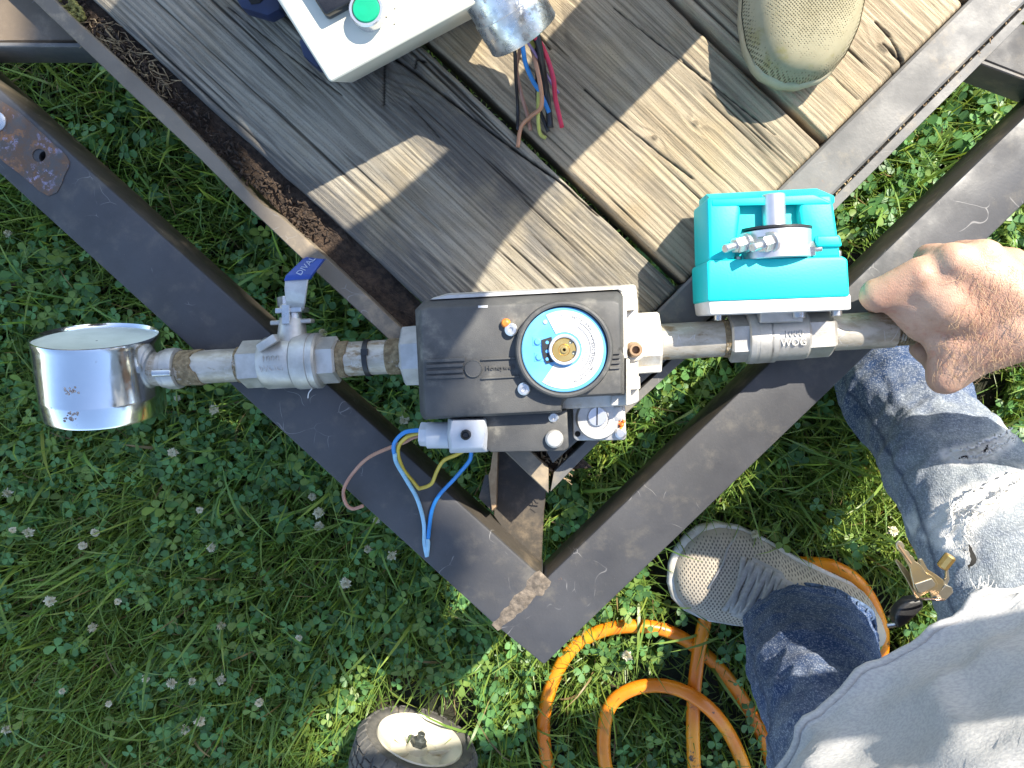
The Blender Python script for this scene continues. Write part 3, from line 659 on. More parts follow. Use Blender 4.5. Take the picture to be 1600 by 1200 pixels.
# planks
def plank(cs, mat, nu, nv, seed, v0, d0, sp, knots, cracks, wear=1.):
    k0 = Vector((cs[0][0]-cs[3][0], cs[0][1]-cs[3][1])); k1 = Vector((cs[1][0]-cs[2][0], cs[1][1]-cs[2][1])); ln = max(k0.length, k1.length); k0 = k0.normalized()*ln; k1 = k1.normalized()*ln
    cs = [(cs[3][0]+k0.x, cs[3][1]+k0.y), (cs[2][0]+k1.x, cs[2][1]+k1.y), cs[2], cs[3]]
    a, b, c, d = [P(x, y, ZD) for x, y in cs]; L = (d-a).length; W = (b-a).length
    U, Vv = np.meshgrid(np.linspace(0, 1, nu), np.linspace(0, 1, nv), indexing='ij'); u = U*L; v = Vv*W
    wob = .012*(fbm(u*2.2, v*2+seed, seed)-.5); dep = d0+.035*(fbm(u*1.1, 0*v+seed, seed+4)-.5)
    r = np.sqrt((v-v0*W+wob)**2+dep**2)+.0035*(fbm(u*7, v*30, seed+8)-.5)
    kd = np.zeros_like(u)
    ax = (d-a).normalized(); ay = (b-a).normalized()
    def loc(px, py):
        q = P(px, py, ZD)-a; return q.dot(ax), q.dot(ay)
    for px, py, rad in knots:
        ku, kv = loc(px, py); e = np.exp(-(((u-ku)/(rad*3.2))**2+((v-kv)/(rad*1.7))**2)); r = r+e*rad*1.5
        kd = np.maximum(kd, sst(1.1, .6, np.sqrt(((u-ku)/rad)**2+((v-kv)/(rad*.8))**2)))
    g = np.mod(r/sp, 1); late = sst(.45, .85, g)*(1-sst(.93, 1., g)); late = late*(.45+.7*fbm(u*5, v*40, seed+2))
    fine = fbm(u*55, v*1300, seed+1, 3); tone = .5+(fbm(u*3, v*22, seed+3)-.5)*1.1+(fbm(u*26, v*420, seed+6, 3)-.5)*.8
    h = -.0007*wear*(1-late)-.0008*(fine-.5)*wear; dirt = np.zeros_like(u)
    sp_ = sst(.68, .80, fbm(u*5, v*260+3, seed+9, 3))*sst(.45, .6, fbm(u*2, v*9, seed+12)); h -= .0022*sp_*wear; dirt = np.maximum(dirt, .85*sp_)
    for pts, wd, dp in cracks:
        pl = [loc(*p) for p in pts]; dist = np.full_like(u, 9.)
        for (u1, v1), (u2, v2) in zip(pl, pl[1:]):
            du, dv = u2-u1, v2-v1; t = np.clip(((u-u1)*du+(v-v1)*dv)/(du*du+dv*dv+1e-12), 0, 1)
            dist = np.minimum(dist, np.hypot(u-(u1+t*du), v-(v1+t*dv)))
        jit = wd*(.55+.9*vn(u*160, v*160, seed+5)); e = np.exp(-(dist/jit)**2); h -= dp*e; dirt = np.maximum(dirt, sst(.3, .9, e))
    h += .0012*kd; tone = tone-.5*kd; dirt = np.maximum(dirt, .45*kd)
    e1 = np.clip(np.minimum(v, W-v)/.004, 0, 1); h -= .0035*(1-e1)**2; e2 = np.clip((L-u)/.004, 0, 1); h -= .003*(1-e2)**2
    rag = .0016*(fbm(u*30, 0*v, seed+21)-.5)
    base = (np.array(a)[None, None]*(1-U)[..., None]*(1-Vv)[..., None]+np.array(b)*(1-U)[..., None]*Vv[..., None]+np.array(c)*U[..., None]*Vv[..., None]+np.array(d)*U[..., None]*(1-Vv)[..., None])
    base[..., 2] += h; sgn = (Vv > .97)*1.-(Vv < .03)*1.
    base += np.array(ay)*(rag*np.abs(sgn))[..., None]
    idx = np.arange(nu*nv).reshape(nu, nv); top = base.reshape(-1, 3)
    q = np.stack([idx[:-1, :-1], idx[1:, :-1], idx[1:, 1:], idx[:-1, 1:]], -1).reshape(-1, 4)
    bd = np.concatenate([idx[0, :-1], idx[:-1, -1], idx[-1, :0:-1], idx[:0:-1, 0]]); low = top[bd].copy(); low[:, 2] = ZD-.038
    nb = len(bd); li = np.arange(nb)+len(top); sk = np.stack([bd, li, np.roll(li, -1), np.roll(bd, -1)], 1)
    allv = np.concatenate([top, low]); z_ = lambda A, f: np.concatenate([A.ravel(), np.full(nb, f)])
    me = np_mesh('deck_plank', allv, np.concatenate([q, sk[:, ::-1]]), {'late': z_(late, .3), 'tone': z_(tone, .4), 'dirt': z_(dirt, .35)})
    return link('deck_plank', me, mat, trailer, 180)
E = lambda x0, y0, s, y: (x0+(y-y0)/s, y)      # point on a line at height y
plank([E(158, 13, .92, -330), E(650, 62, .95, -330), (1059, 451), (856, 654)], M['wood1'], 460, 190, 3, .42, .030, .0052,
      [(655, 128, .016), (705, 138, .009), (520, 175, .012)],
      [([(430, 40), (470, 92), (515, 135), (537, 150), (570, 178), (597, 206), (641, 248), (675, 281), (722, 324), (780, 375), (830, 430)], .0013, .006),
       ([(793, 256), (847, 314), (884, 355), (918, 398), (950, 440)], .0009, .004), ([(560, 128), (610, 127), (660, 122), (700, 116)], .0012, .004),
       ([(665, 152), (690, 146), (708, 132), (716, 120)], .0022, .005), ([(568, 170), (572, 152), (584, 158)], .0010, .003), ([(525, 150), (523, 190), (521, 235)], .0010, .003),
       ([(300, 60), (380, 140), (460, 215)], .0008, .002), ([(560, 235), (580, 262), (600, 290)], .0007, .002), ([(250, -60), (330, 20), (420, 105), (480, 160)], .0009, .003)], 1.25)
plank([E(666, 62, .95, -330), E(1055, 10, .942, -330), (1285, 227), (1070, 441)], M['wood2'], 430, 190, 11, .55, .022, .0058,
      [(1035, 28, .014), (1085, 42, .010), (955, 280, .0035), (1015, 259, .0035), (790, 60, .009)],
      [([(985, 40), (1020, 33), (1060, 32), (1100, 44)], .0030, .006), ([(1000, 36), (1030, 24), (1060, 20)], .0016, .005), ([(855, 195), (905, 250), (960, 305), (1010, 352)], .0009, .003),
       ([(900, 60), (960, 120), (1040, 195), (1130, 285)], .0008, .0025), ([(740, 40), (790, 100), (806, 125)], .0010, .003), ([(1010, 90), (1080, 160), (1180, 255)], .0007, .002)])
plank([E(1066, 10, .942, -330), E(1515, 10, .95, -330), (1508, 4), (1294, 217)], M['wood3'], 330, 190, 23, .35, .045, .0054, [(1330, 118, .006)],
      [([(1408, -10), (1435, 22), (1461, 54)], .0013, .005), ([(1320, 75), (1340, 100), (1358, 140)], .0012, .003), ([(1330, 112), (1352, 136), (1368, 160)], .0016, .004), ([(1150, 60), (1220, 130), (1290, 205)], .0007, .002)], 1.0)
plank([E(1522, 10, .95, -330), E(1950, 10, .95, -330), (1790, -272), (1518, -4)], M['wood3'], 120, 120, 31, .5, .03, .0056, [], [])
# cross members between rail and tongue, left and right
def xmember(poly, rim, z, mat):
    bm = bmesh.new(); prism(bm, poly, z, z-.010); bev(bm, .0015, 1); o = link('cross_member', bm, mat, trailer)
    bm = bmesh.new(); prism(bm, rim, z+.006, z-.04); bev(bm, .001, 1); r_ = link('member_rim', bm, M['rail'], None); r_.parent = o
    return o
xmember([(-420, -245), (-140, -245), (60, -60), (138, 64), (-84, 66)], [(-84, 66), (126, 66), (131, 73), (-76, 73)], ZB-.006, M['plate'])
xmember([(1539, 14), (1667, 64), (1640, 134), (1512, 84)], [(1512, 84), (1640, 134), (1648, 142), (1506, 90)], ZB-.028, M['beam'])
# coupling strut from the deck corner down to the tongue tip: channel with a tall left flange
bm = bmesh.new(); prism(bm, [(700, 560), (862, 560), (857, 740), (850, 800), (846, 880), (842, 890), (806, 856), (771, 806), (774, 700), (730, 640)], ZB-.050, ZB-.060); bev(bm, .001, 1)
link('coupling_strut', bm, M['beam_side'], trailer)
bm = bmesh.new(); prism2(bm, [P(772, 690, ZB+.004), P(778, 690, ZB+.004), P(775, 792, ZB-.012), P(768, 798, ZB-.014), P(763, 742, ZB-.002), P(766, 735, ZB)],
                          [P(775, 690, ZB-.055), P(781, 690, ZB-.055), P(777, 792, ZB-.055), P(772, 798, ZB-.055), P(768, 742, ZB-.055), P(770, 735, ZB-.055)]); bev(bm, .0006, 1)
link('strut_flange', bm, M['bare_edge'], trailer)  # tan flange, much paler than the strut web
bm = bmesh.new(); prism2(bm, [P(758, 742, ZB-.012), P(764, 742, ZB-.012), P(770, 800, ZB-.016), P(748, 778, ZB-.016)], [P(758, 742, ZB-.05), P(764, 742, ZB-.05), P(770, 800, ZB-.05), P(748, 778, ZB-.05)])
link('strut_gusset', bm, M['beam_side'], trailer)
# ------------------------------------------------------------------ gas pipe assembly
def A(px): return P(px, 577-.0545*(px-250), .325+.030*(px-250)/1200)
def az(px): return .325+.030*(px-250)/1200
AX = (A(1000)-A(400)).normalized()
def alathe(bm, st, n=32, rot=0., cap=True):
    s, t = frame(AX); rings = []
    for px, rp in st:
        c = A(px); r = R(rp, c.z)
        rings.append([bm.verts.new(c+(s*math.cos(rot+2*math.pi*i/n)+t*math.sin(rot+2*math.pi*i/n))*r) for i in range(n)])
    rings_faces(bm, rings, cap)
train = thing('gas_valve_assembly', 'galvanised pipe run with two valves, black gas control and teal actuator, gripped by a hand', 'valve assembly', (A(840).x, A(840).y, .31))
def part(name, bm, mat, parent=train, sm=35): return link(name, bm, mat, parent, sm)
def pipe(x0, x1, r, mat='pipe'):
    bm = bmesh.new(); alathe(bm, [(x0, r-1), (x0+1.5, r)]+[(x0+(x1-x0)*i/8, r) for i in range(1, 8)]+[(x1-1.5, r), (x1, r-1)], 36); return part('pipe', bm, M[mat])
pipe(240, 388, 26.5); pipe(520, 640, 27); pipe(1022, 1142, 28); pipe(1290, 1396, 28)
def mud(x0, x1, r, seed, name='mud_crust'):      # caked thread sealant and mud, uneven
    bm = bmesh.new(); s, t = frame(AX); rings = []; n = 48; m = 14
    for i in range(m):
        u = i/(m-1); rr = []
        for k in range(n):
            a = 2*math.pi*k/n; cs, sn = math.cos(a), math.sin(a)
            e = (vn(cs*1.7+9, sn*1.7+seed, seed)-.5)*.9
            px = x0+(x1-x0)*min(1, max(0, u*(1+e*u)))
            rp = r*(.985+.055*float(fbm(u*5+cs*3, sn*3+seed, seed))) if 0 < i < m-1 else r*.97
            rr.append(bm.verts.new(A(px)+(s*cs+t*sn)*R(rp, az(px))))
        rings.append(rr)
    rings_faces(bm, rings); return part(name, bm, M['pipe_dirty'], train, 180)
mud(283, 318, 28, 3); mud(374, 383, 28.5, 5); mud(530, 548, 28.5, 8); mud(606, 638, 28, 12); mud(1129, 1140, 29, 15); mud(1290, 1300, 28.5, 17)
# threaded end of the last pipe
bm = bmesh.new(); alathe(bm, [(1394, 27)]+[(1396+i*2.2, 24.2+(i % 2)*1.8) for i in range(14)]+[(1428, 22), (1500, 21)], 30); part('threaded_end', bm, M['pipe_dirty'])
# silver gauge drum on the left end, pale face tipped towards the viewer
cb, cm_ = P(165, 641, .318), P(150, 524, .335); cax = (cm_-cb).normalized(); CL = (cm_-cb).length; cr = R(92, .327)
bm = bmesh.new()
lathe(bm, cb, cax, [(-.0016, cr*.95), (-.0010, cr*.98), (.0012, cr*.998), (CL*.235, cr), (CL*.25, cr*1.004), (CL*.262, cr*1.0), (CL-.006, cr), (CL-.003, cr*1.012), (CL-.0005, cr*1.006), (CL, cr*.985), (CL-.002, cr*.965), (CL-.004, cr*.958)], 96, cap=False)
cup = part('gauge_drum', bm, M['chrome'], train, 40)
bm = bmesh.new(); lathe(bm, cb, cax, [(CL-.004, cr*.958), (CL-.0045, cr*.955), (CL-.0052, cr*.93), (CL-.0052, .001)], 96, cap=False); i_ = link('drum_face', bm, M['chrome_in'], cup)
bm = bmesh.new(); lathe(bm, cb, cax, [(-.0010, cr*.98), (-.002, cr*.93), (-.002, .001)], 64, cap=False); link('drum_base', bm, M['chrome'], cup)
bm = bmesh.new()
for (px, py, n_) in ((119, 604, 14), (118, 648, 22)):
    for i in range(n_):
        q = P(px+random.gauss(0, 5), py+random.gauss(0, 5), .37); o_ = q-cb; d_ = o_.dot(cax); rad = (o_-cax*d_).normalized()
        lathe(bm, cb+cax*d_+rad*cr*.999, rad, [(0, random.uniform(.0006, .0016)), (.0007, .0005)], 7)
link('solder_blob', bm, mk('pitted_scale', (.42, .36, .34), (.25, .2, .18), ns=300, rough=.6, metal=.4), cup, 180)
bm = bmesh.new(); alathe(bm, [(246, 25), (254, 26), (256, 30), (262, 30.5), (264, 32.5), (275, 33), (281, 32), (283, 28)], 36); col = part('pipe_union', bm, M['cast'])
bm = bmesh.new(); cyl(bm, P(238, 583, .348), P(268, 582, .347), R(6, .347), n=14, ch=.0006); link('union_lug', bm, M['steel'], col)
# ball valve with lever
def ball_valve(x0, x1, x2, x3, x4, rh1, rb, rr, rh2):
    bm = bmesh.new(); alathe(bm, [(x0, rh1*.90), (x0+3, rh1), (x1, rh1)], 6, .05)
    alathe(bm, [(x1-1, rb*.93), (x1+4, rb), (x2-3, rb), (x2-1, rb*.985), (x2, rb*.95), (x2+1.5, rr*.985), (x2+4, rr), (x3-14, rr), (x3-13, rr*.965), (x3-10, rr*.965), (x3-9, rr), (x3-3, rr), (x3, rr*.93), (x3+1, rh2*.92)], 56)
    alathe(bm, [(x3, rh2), (x4-3, rh2), (x4, rh2*.9)], 6, .02); return bm
bv = part('ball_valve', ball_valve(380, 415, 464, 503, 531, 38, 41, 44, 37), M['cast'], train, 30)
zs = az(455); Y = Vector((0, 1, 0))
def up(px, py, z=None): return P(px, py, zs if z is None else z)
def sub(name, bm, mat, par, sm=30): return link(name, bm, M[mat], par, sm)
bm = bmesh.new(); cyl(bm, up(456, 545), up(457, 497), R(25, zs), R(20, zs), 28); sub('stem_boss', bm, 'cast', bv)
bm = bmesh.new(); boxo(bm, up(457, 503), AX, Y, Vector((0, 0, 1)), R(66, zs), R(7, zs), R(22, zs)); bev(bm, .0008, 1); sub('stop_plate', bm, 'cast', bv)
bm = bmesh.new(); boxo(bm, up(419, 536, zs+.020), (AX+Y*.55).normalized(), (Y-AX*.55).normalized(), Vector((0, 0, 1)), R(34, zs), R(13, zs), .012); bev(bm, .0015, 2); sub('stop_lug', bm, 'cast', bv)
bm = bmesh.new(); cyl(bm, up(458, 499), up(457, 482), R(14, zs), n=20); sub('valve_stem', bm, 'steel', bv)
bm = bmesh.new(); boxo(bm, up(447, 491, zs+.013), AX, Y, Vector((0, 0, 1)), R(13, zs), R(31, zs), .004); bev(bm, .0006, 1); sub('stop_tab', bm, 'steel', bv)
bm = bmesh.new(); boxo(bm, up(457, 485), AX, Y, Vector((0, 0, 1)), R(42, zs), R(8, zs), .026); bev(bm, .0005, 1); sub('lever_washer', bm, 'steel', bv)
bm = bmesh.new(); cyl(bm, up(453, 479), up(452, 463), R(18.5, zs), n=6, rot=.25, ch=.0009); cyl(bm, up(453, 482), up(453, 478), R(17, zs), n=24); sub('hex_nut', bm, 'steel', bv)
def plate_strip(bm, secs, th):
    r_ = []
    for l, r in secs:
        n_ = Vector((0, 0, 1)); r_.append([bm.verts.new(p) for p in (l, r, r-n_*th, l-n_*th)])
    rings_faces(bm, r_)
bm = bmesh.new(); plate_strip(bm, [(P(446, 486, .338), P(474, 486, .338)), (P(446, 470, .350), P(476, 474, .350)), (P(444, 452, .356), P(478, 460, .356)), (P(445, 437, .355), P(481, 437, .355)), (P(450, 428, .352), P(484, 426, .352))], .003); bev(bm, .0006, 1); sub('lever', bm, 'alu', bv)
bm = bmesh.new(); plate_strip(bm, [(P(443, 439, .357), P(483, 436, .357)), (P(446, 430, .357), P(487, 429, .357)), (P(474, 403, .345), P(506, 404, .345)), (P(479, 401, .343), P(510, 406, .343))], .007); bev(bm, .002, 3); grip = sub('lever_grip', bm, 'navy_grip', bv, 60)
o0 = (P(446, 430, .357)+P(487, 429, .357))/2; o1 = (P(474, 403, .345)+P(506, 404, .345))/2; ex = (o1-o0).normalized(); ey = (P(446, 430, .357)-P(487, 429, .357)).normalized(); ey = (ey-ex*ey.dot(ex)).normalized(); ez = ex.cross(ey)
if ez.z < 0: ez = -ez
bm = bmesh.new(); text_bm(bm, 'DIVAL', .0085, Matrix.Translation((o0+o1)/2+ez*.0004) @ Matrix((ex, ey, ez)).transposed().to_4x4(), .0003); sub('grip_lettering', bm, 'grip_print', bv, None)
def cyl_text(bm, body, px, rp, size, dy=0.):      # lettering standing on the upper side of the pipe axis
    c = A(px); Z = Vector((0, 0, 1)); yy = Z.cross(AX).normalized(); zz = AX.cross(yy)
    text_bm(bm, body, size, Matrix.Translation(c+zz*(R(rp, c.z)-.0002)+yy*dy) @ Matrix((AX, yy, zz)).transposed().to_4x4(), .0005)
bm = bmesh.new(); cyl_text(bm, '1000', 438, 41, .009, .0045); cyl_text(bm, 'WOG', 438, 41, .009, -.0045); sub('cast_lettering', bm, 'cast', bv, None)
bm = bmesh.new(); tube(bm, crom([A(490)+Vector((0, -R(43, zs), .006)), A(484)+Vector((0, -R(50, zs), .005)), A(480)+Vector((.001, -R(58, zs), .003))], 5), .0006, 5); part('loose_thread', bm, M['frayed'], train, 180)
# cable tie
bm = bmesh.new(); alathe(bm, [(572, 28.6), (572.3, 29.4), (579.7, 29.4), (580, 28.6)], 36, cap=False); c = A(576)+Vector((0, .006, .0165)); boxo(bm, c, AX, Y, Vector((0, 0, 1)), .0065, .006, .0045); part('cable_tie', bm, M['black'])
# ----- gas control
bm = bmesh.new(); alathe(bm, [(633, 45), (636, 49), (666, 50), (668, 44)], 8, math.pi/8); part('inlet_flange', bm, M['alu'])
bm = bmesh.new(); alathe(bm, [(980, 50), (1026, 50), (1030, 47)], 8, math.pi/8); of = part('outlet_flange', bm, M['alu_dusty'])
bm = bmesh.new(); boxo(bm, A(1006)+Vector((0, -.024, .010)), AX, Y, Vector((0, 0, 1)), R(46, .35), R(10, .35), .02); bev(bm, .001, 1); sub('flange_lip', bm, 'alu_dusty', of)
ZF = .420
bm = bmesh.new(); prism(bm, [(672, 466), (700, 458), (994, 444), (997, 470), (999, 628), (984, 634), (880, 640), (672, 644)], .386, .326); bev(bm, .0025, 2)
gb = part('valve_casting', bm, M['alu_dusty'])
for p_, zt in (([(974, 466), (994, 464), (995, 484), (975, 486)], .398), ([(976, 590), (1000, 588), (1001, 608), (977, 610)], .396), ([(978, 560), (984, 560), (986, 632), (978, 634)], .402), ([(955, 618), (986, 616), (986, 632), (955, 634)], .392), ([(972, 462), (979, 462), (981, 560), (973, 560)], .403)):
    bm = bmesh.new(); prism(bm, p_, zt, .35); bev(bm, .001, 2); sub('casting_lug', bm, 'alu_dusty', gb)
top = [(657, 484), (668, 481), (957, 470), (968, 474), (969, 543), (965, 549), (970, 556), (970, 615), (886, 619), (879, 624), (876, 642), (668, 652), (664, 646)]
low = [(648, 484), (664, 468), (966, 453), (974, 461), (975, 543), (971, 549), (976, 556), (976, 617), (888, 622), (881, 627), (878, 645), (662, 656), (656, 646)]
bm = bmesh.new(); prism2(bm, [P(x, y, ZF) for x, y in top], [P(x, y, ZF-.016) for x, y in low]); prism2(bm, [P(x, y, ZF-.0162) for x, y in low], [Vector((*P(x, y, ZF-.016).xy, .350)) for x, y in low])
bmesh.ops.remove_doubles(bm, verts=bm.verts, dist=1e-7); bev(bm, .0016, 2); cov = part('control_cover', bm, M['blackplastic'])
bm = bmesh.new(); prism2(bm, [P(x, y, ZF-.012) for x, y in [(700, 461), (972, 447), (976, 452), (975, 456), (966, 452), (672, 468)]], [P(x, y, ZF-.03) for x, y in [(700, 459), (972, 445), (977, 451), (976, 457), (966, 454), (672, 470)]]); sub('cover_gasket', bm, 'alu', cov)
def strip(bm, x0, y0, x1, y1, wpx, z, h):
    a_, b_ = P(x0, y0, z), P(x1, y1, z); d_ = (b_-a_); n_ = Vector((-d_.y, d_.x, 0)).normalized(); wm = R(wpx, z)
    boxo(bm, (a_+b_)/2+Vector((0, 0, h/2-.0005)), d_.normalized(), n_, Vector((0, 0, 1)), d_.length, wm, h+.001)
for y0, x1 in ((563, 727), (571.5, 724), (581, 724), (589, 727)): RIBS = [(666, y0+1, x1, y0-1.5, 5.0)] if y0 == 563 else RIBS+[(666, y0+1, x1, y0-1.5, 5.0)]
RIBS += [(752, 562, 806, 559.5, 2.6), (752, 591.5, 812, 588, 2.6)]+[(952, y0-1, 969, y0-2, 4) for y0 in (553, 560, 568, 576)]
for rb_ in RIBS:
    bm = bmesh.new(); strip(bm, *rb_, ZF, .0022); bev(bm, .0003, 1); sub('cover_rib', bm, 'blackplastic', cov)
bm = bmesh.new(); lathe(bm, P(740, 576, ZF-.001), Vector((0, 0, 1)), [(0, R(14.5, ZF)), (.0025, R(14, ZF)), (.0032, R(13, ZF)), (.0028, R(12, ZF))], 36); emb = sub('cover_medallion', bm, 'blackplastic', cov)
tilt = math.radians(2.6)
bm = bmesh.new(); text_bm(bm, 'Honeywell', .0056, Matrix.Translation(P(781, 574.5, ZF)+Vector((0, 0, .0002))) @ Matrix.Rotation(tilt, 4, 'Z'), .0011); sub('embossed_name', bm, 'blackplastic', cov, None)
def screw(px, py, r, z, mat='steel', h=.003, par=cov, name='cover_screw'):
    bm = bmesh.new(); lathe(bm, P(px, py, z-.001), Vector((0, 0, 1)), [(0, R(r, z)), (h, R(r, z)), (h+.0008, R(r*.8, z)), (h+.0008, R(r*.38, z)), (h-.0006, R(r*.3, z))], 24); return sub(name, bm, mat, par)
screw(799, 515, 10, ZF, h=.006); screw(819, 607, 10, ZF, h=.005)
bm = bmesh.new(); lathe(bm, P(791, 505, ZF-.001), Vector((0, 0, 1)), [(0, R(7, ZF)), (.005, R(7.5, ZF)), (.0068, R(5, ZF)), (.0072, R(2, ZF))], 14); s_ = sub('sealing_wax', bm, 'orange_wax', cov, 180)
bm = bmesh.new(); prism(bm, [(747, 477.5), (762, 477), (762, 480.5), (747, 481)], ZF+.0006, ZF-.001); sub('paint_chip', bm, 'label', cov)
# dial
dc = P(881, 546, ZF); Zv = Vector((0, 0, 1)); rd = lambda p: R(p, ZF)
bm = bmesh.new(); lathe(bm, dc-Zv*.002, Zv, [(0, rd(75.5)), (.009, rd(75.5)), (.0135, rd(73)), (.0142, rd(70)), (.0138, rd(67.5)), (.009, rd(66.5)), (.004, rd(66)), (.004, rd(1))], 80); dial = part('pressure_dial', bm, M['blackplastic'])
bm = bmesh.new(); lathe(bm, dc, Zv, [(.002, rd(65.5)), (.0085, rd(65.5)), (.009, rd(64))], 72); sub('dial_face', bm, 'blue_disc', dial)
def sector(bm, r0, r1, a0, a1, z0, z1, n=60):
    rr = []
    for i in range(n+1):
        a_ = math.radians(a0+(a1-a0)*i/n); d_ = Vector((math.cos(a_), math.sin(a_), 0))
        rr.append([bm.verts.new(dc+d_*rd(r0)+Zv*z0), bm.verts.new(dc+d_*rd(r1)+Zv*z0), bm.verts.new(dc+d_*rd(r1)+Zv*z1), bm.verts.new(dc+d_*rd(r0)+Zv*z1)])
    rings_faces(bm, rr)
bm = bmesh.new(); sector(bm, 27, 60, -124, 118, .0085, .0096)
lab = sub('dial_label', bm, 'label', dial)
bm = bmesh.new()
for i in range(2): sector(bm, 39.8+i*7, 40.6+i*7, -60, 60, .0092, .0098)
for i in range(44):
    a_ = -100+i*200/43; l = 8 if i % 4 == 0 else 5; sector(bm, 30, 30+l, a_-.42, a_+.42, .0092, .0098, 1)
sub('scale_mark', bm, 'ink', dial, None)
bm = bmesh.new()
def arc_text(body, r, a_mid, step, size):     # letters run counter-clockwise, tops towards the hub
    n_ = len(body)
    for i, ch in enumerate(body):
        a_ = math.radians(a_mid+(i-(n_-1)/2)*step); d_ = Vector((math.cos(a_), math.sin(a_), 0)); t_ = Vector((-d_.y, d_.x, 0))
        text_bm(bm, ch, size, Matrix.Translation(dc+d_*rd(r)+Zv*.0096) @ Matrix((t_, -d_, Zv)).transposed().to_4x4(), .0002)
arc_text('HONEYWELL', 41.5+3, 0, 6.6, .0034); arc_text('MIN FLOW', 52, -52, 5.2, .003); arc_text('MAX FLOW', 52, 57, 5.2, .003); arc_text('-', 52, -92, 5, .005); arc_text('-', 52, 94, 5, .005)
sub('dial_lettering', bm, 'ink', dial, None)
bm = bmesh.new(); prism(bm, [(846, 531), (862, 526), (866, 565), (854, 568), (848, 556)], ZF+.0105, ZF+.006); sub('dial_slot', bm, 'black', dial)
for py in (535, 549, 561):
    bm = bmesh.new(); lathe(bm, P(855, py, ZF+.0098), Zv, [(0, R(3, ZF)), (.001, R(2.6, ZF))], 10); sub('slot_stud', bm, 'blue_disc', dial)
for px, py in ((840, 534), (842, 558)):
    bm = bmesh.new(); prism(bm, [(px-8, py-8), (px+9, py-7), (px+9, py+7), (px-8, py+7)], ZF+.0094, ZF+.006); bev(bm, .0005, 1); lathe(bm, P(px, py, ZF+.0092), Zv, [(0, R(6, ZF)), (.0016, R(4, ZF))], 14); sub('dial_stop', bm, 'blue_disc', dial)
bm = bmesh.new(); lathe(bm, dc, Zv, [(.006, rd(24)), (.0135, rd(23.5)), (.0145, rd(22)), (.0135, rd(19)), (.010, rd(18.5))], 48); sub('dial_collar', bm, 'label', dial)
bm = bmesh.new(); lathe(bm, dc, Zv, [(.008, rd(18.3)), (.0122, rd(18)), (.0128, rd(17)), (.0128, rd(9)), (.0118, rd(8)), (.0118, rd(5.5)), (.0134, rd(5)), (.0134, rd(2.5)), (.010, rd(2))], 40); sub('brass_hub', bm, 'brass', dial)
for px, py in ((892, 534), (897, 551)):
    bm = bmesh.new(); lathe(bm, P(px, py, ZF+.0122), Zv, [(0, R(3.4, ZF)), (.0012, R(3, ZF)), (.0006, R(1, ZF))], 12); sub('hub_screw', bm, 'bolt_dark', dial)
for px, py in ((852, 503), (858, 597), (938, 541)):
    bm = bmesh.new(); lathe(bm, P(px, py, ZF+.008), Zv, [(0, R(4, ZF)), (.0018, R(3.4, ZF))], 12); sub('face_rivet', bm, 'silver', dial)
# coil housing below the cover, plug and regulator
bm = bmesh.new(); prism(bm, [(752, 648), (878, 642), (886, 640), (889, 700), (882, 705), (766, 707), (758, 700)], .400, .330); bev(bm, .002, 2); coil = part('coil_housing', bm, M['blackplastic'])
screw(865, 652, 8, .400, 'steel', .002, coil, 'coil_screw'); 
bm = bmesh.new(); lathe(bm, P(866, 685, .399), Zv, [(0, R(14.5, .4)), (.005, R(14, .4)), (.007, R(11, .4)), (.0075, R(6, .4))], 28); sub('domed_nut', bm, 'alu', coil)
bm = bmesh.new(); prism2(bm, [P(706, 656, .412), P(757, 656, .412), P(757, 678, .413), P(754, 700, .408), P(706, 702, .408), P(703, 678, .413)], [P(699, 653, .395), P(761, 652, .395), P(764, 678, .395), P(763, 707, .395), P(702, 709, .395), P(699, 680, .395)]); prism(bm, [(700, 654), (762, 653), (764, 706), (703, 708)], .3948, .345); bev(bm, .0016, 2); plug = part('plug_connector', bm, M['greyplastic'])
bm = bmesh.new(); cyl(bm, P(702, 680, .378), P(668, 680, .378), R(21, .378), n=24); cyl(bm, P(670, 679, .378), P(656, 678, .378), R(19, .378), n=6, ch=.001); sub('cable_gland', bm, 'greyplastic', plug)
bm = bmesh.new(); lathe(bm, P(728, 679, .411), Zv, [(0, R(8.5, .413)), (.004, R(8, .413)), (.005, R(6, .413)), (.003, R(4, .413)), (.003, .0002)], 20); sub('plug_screw', bm, 'black', plug)
bm = bmesh.new(); prism(bm, [(894, 626), (940, 618), (962, 630), (977, 634), (979, 684), (975, 688), (901, 689), (896, 684)], .372, .345); bev(bm, .0025, 2); reg = part('regulator', bm, M['alu'])
bm = bmesh.new(); lathe(bm, P(933, 653, .371), Zv, [(0, R(34, .372)), (.007, R(33, .372)), (.009, R(31, .372)), (.0092, R(17, .372)), (.0078, R(16.5, .372))], 48); sub('regulator_cap', bm, 'alu', reg)
bm = bmesh.new(); lathe(bm, P(933, 650, .378), Zv, [(0, R(15.5, .38)), (.0035, R(15, .38)), (.004, R(14, .38))], 32); sub('slotted_plug', bm, 'silver', reg)
bm = bmesh.new(); boxo(bm, P(933, 650, .3823), Vector((0, 1, 0)), Vector((1, 0, 0)), Zv, R(29, .38), R(1.8, .38), .0006); sub('screw_slot', bm, 'dark', reg)
bm = bmesh.new(); prism(bm, [(956, 636), (972, 634), (976, 655), (960, 660)], .3805, .371); bev(bm, .0015, 2); sub('vent_boss', bm, 'alu', reg)
bm = bmesh.new(); lathe(bm, P(969, 676, .371), Zv, [(0, R(9.5, .372)), (.005, R(9, .372)), (.006, R(6, .372))], 20); sub('regulator_screw', bm, 'steel', reg)
bm = bmesh.new()
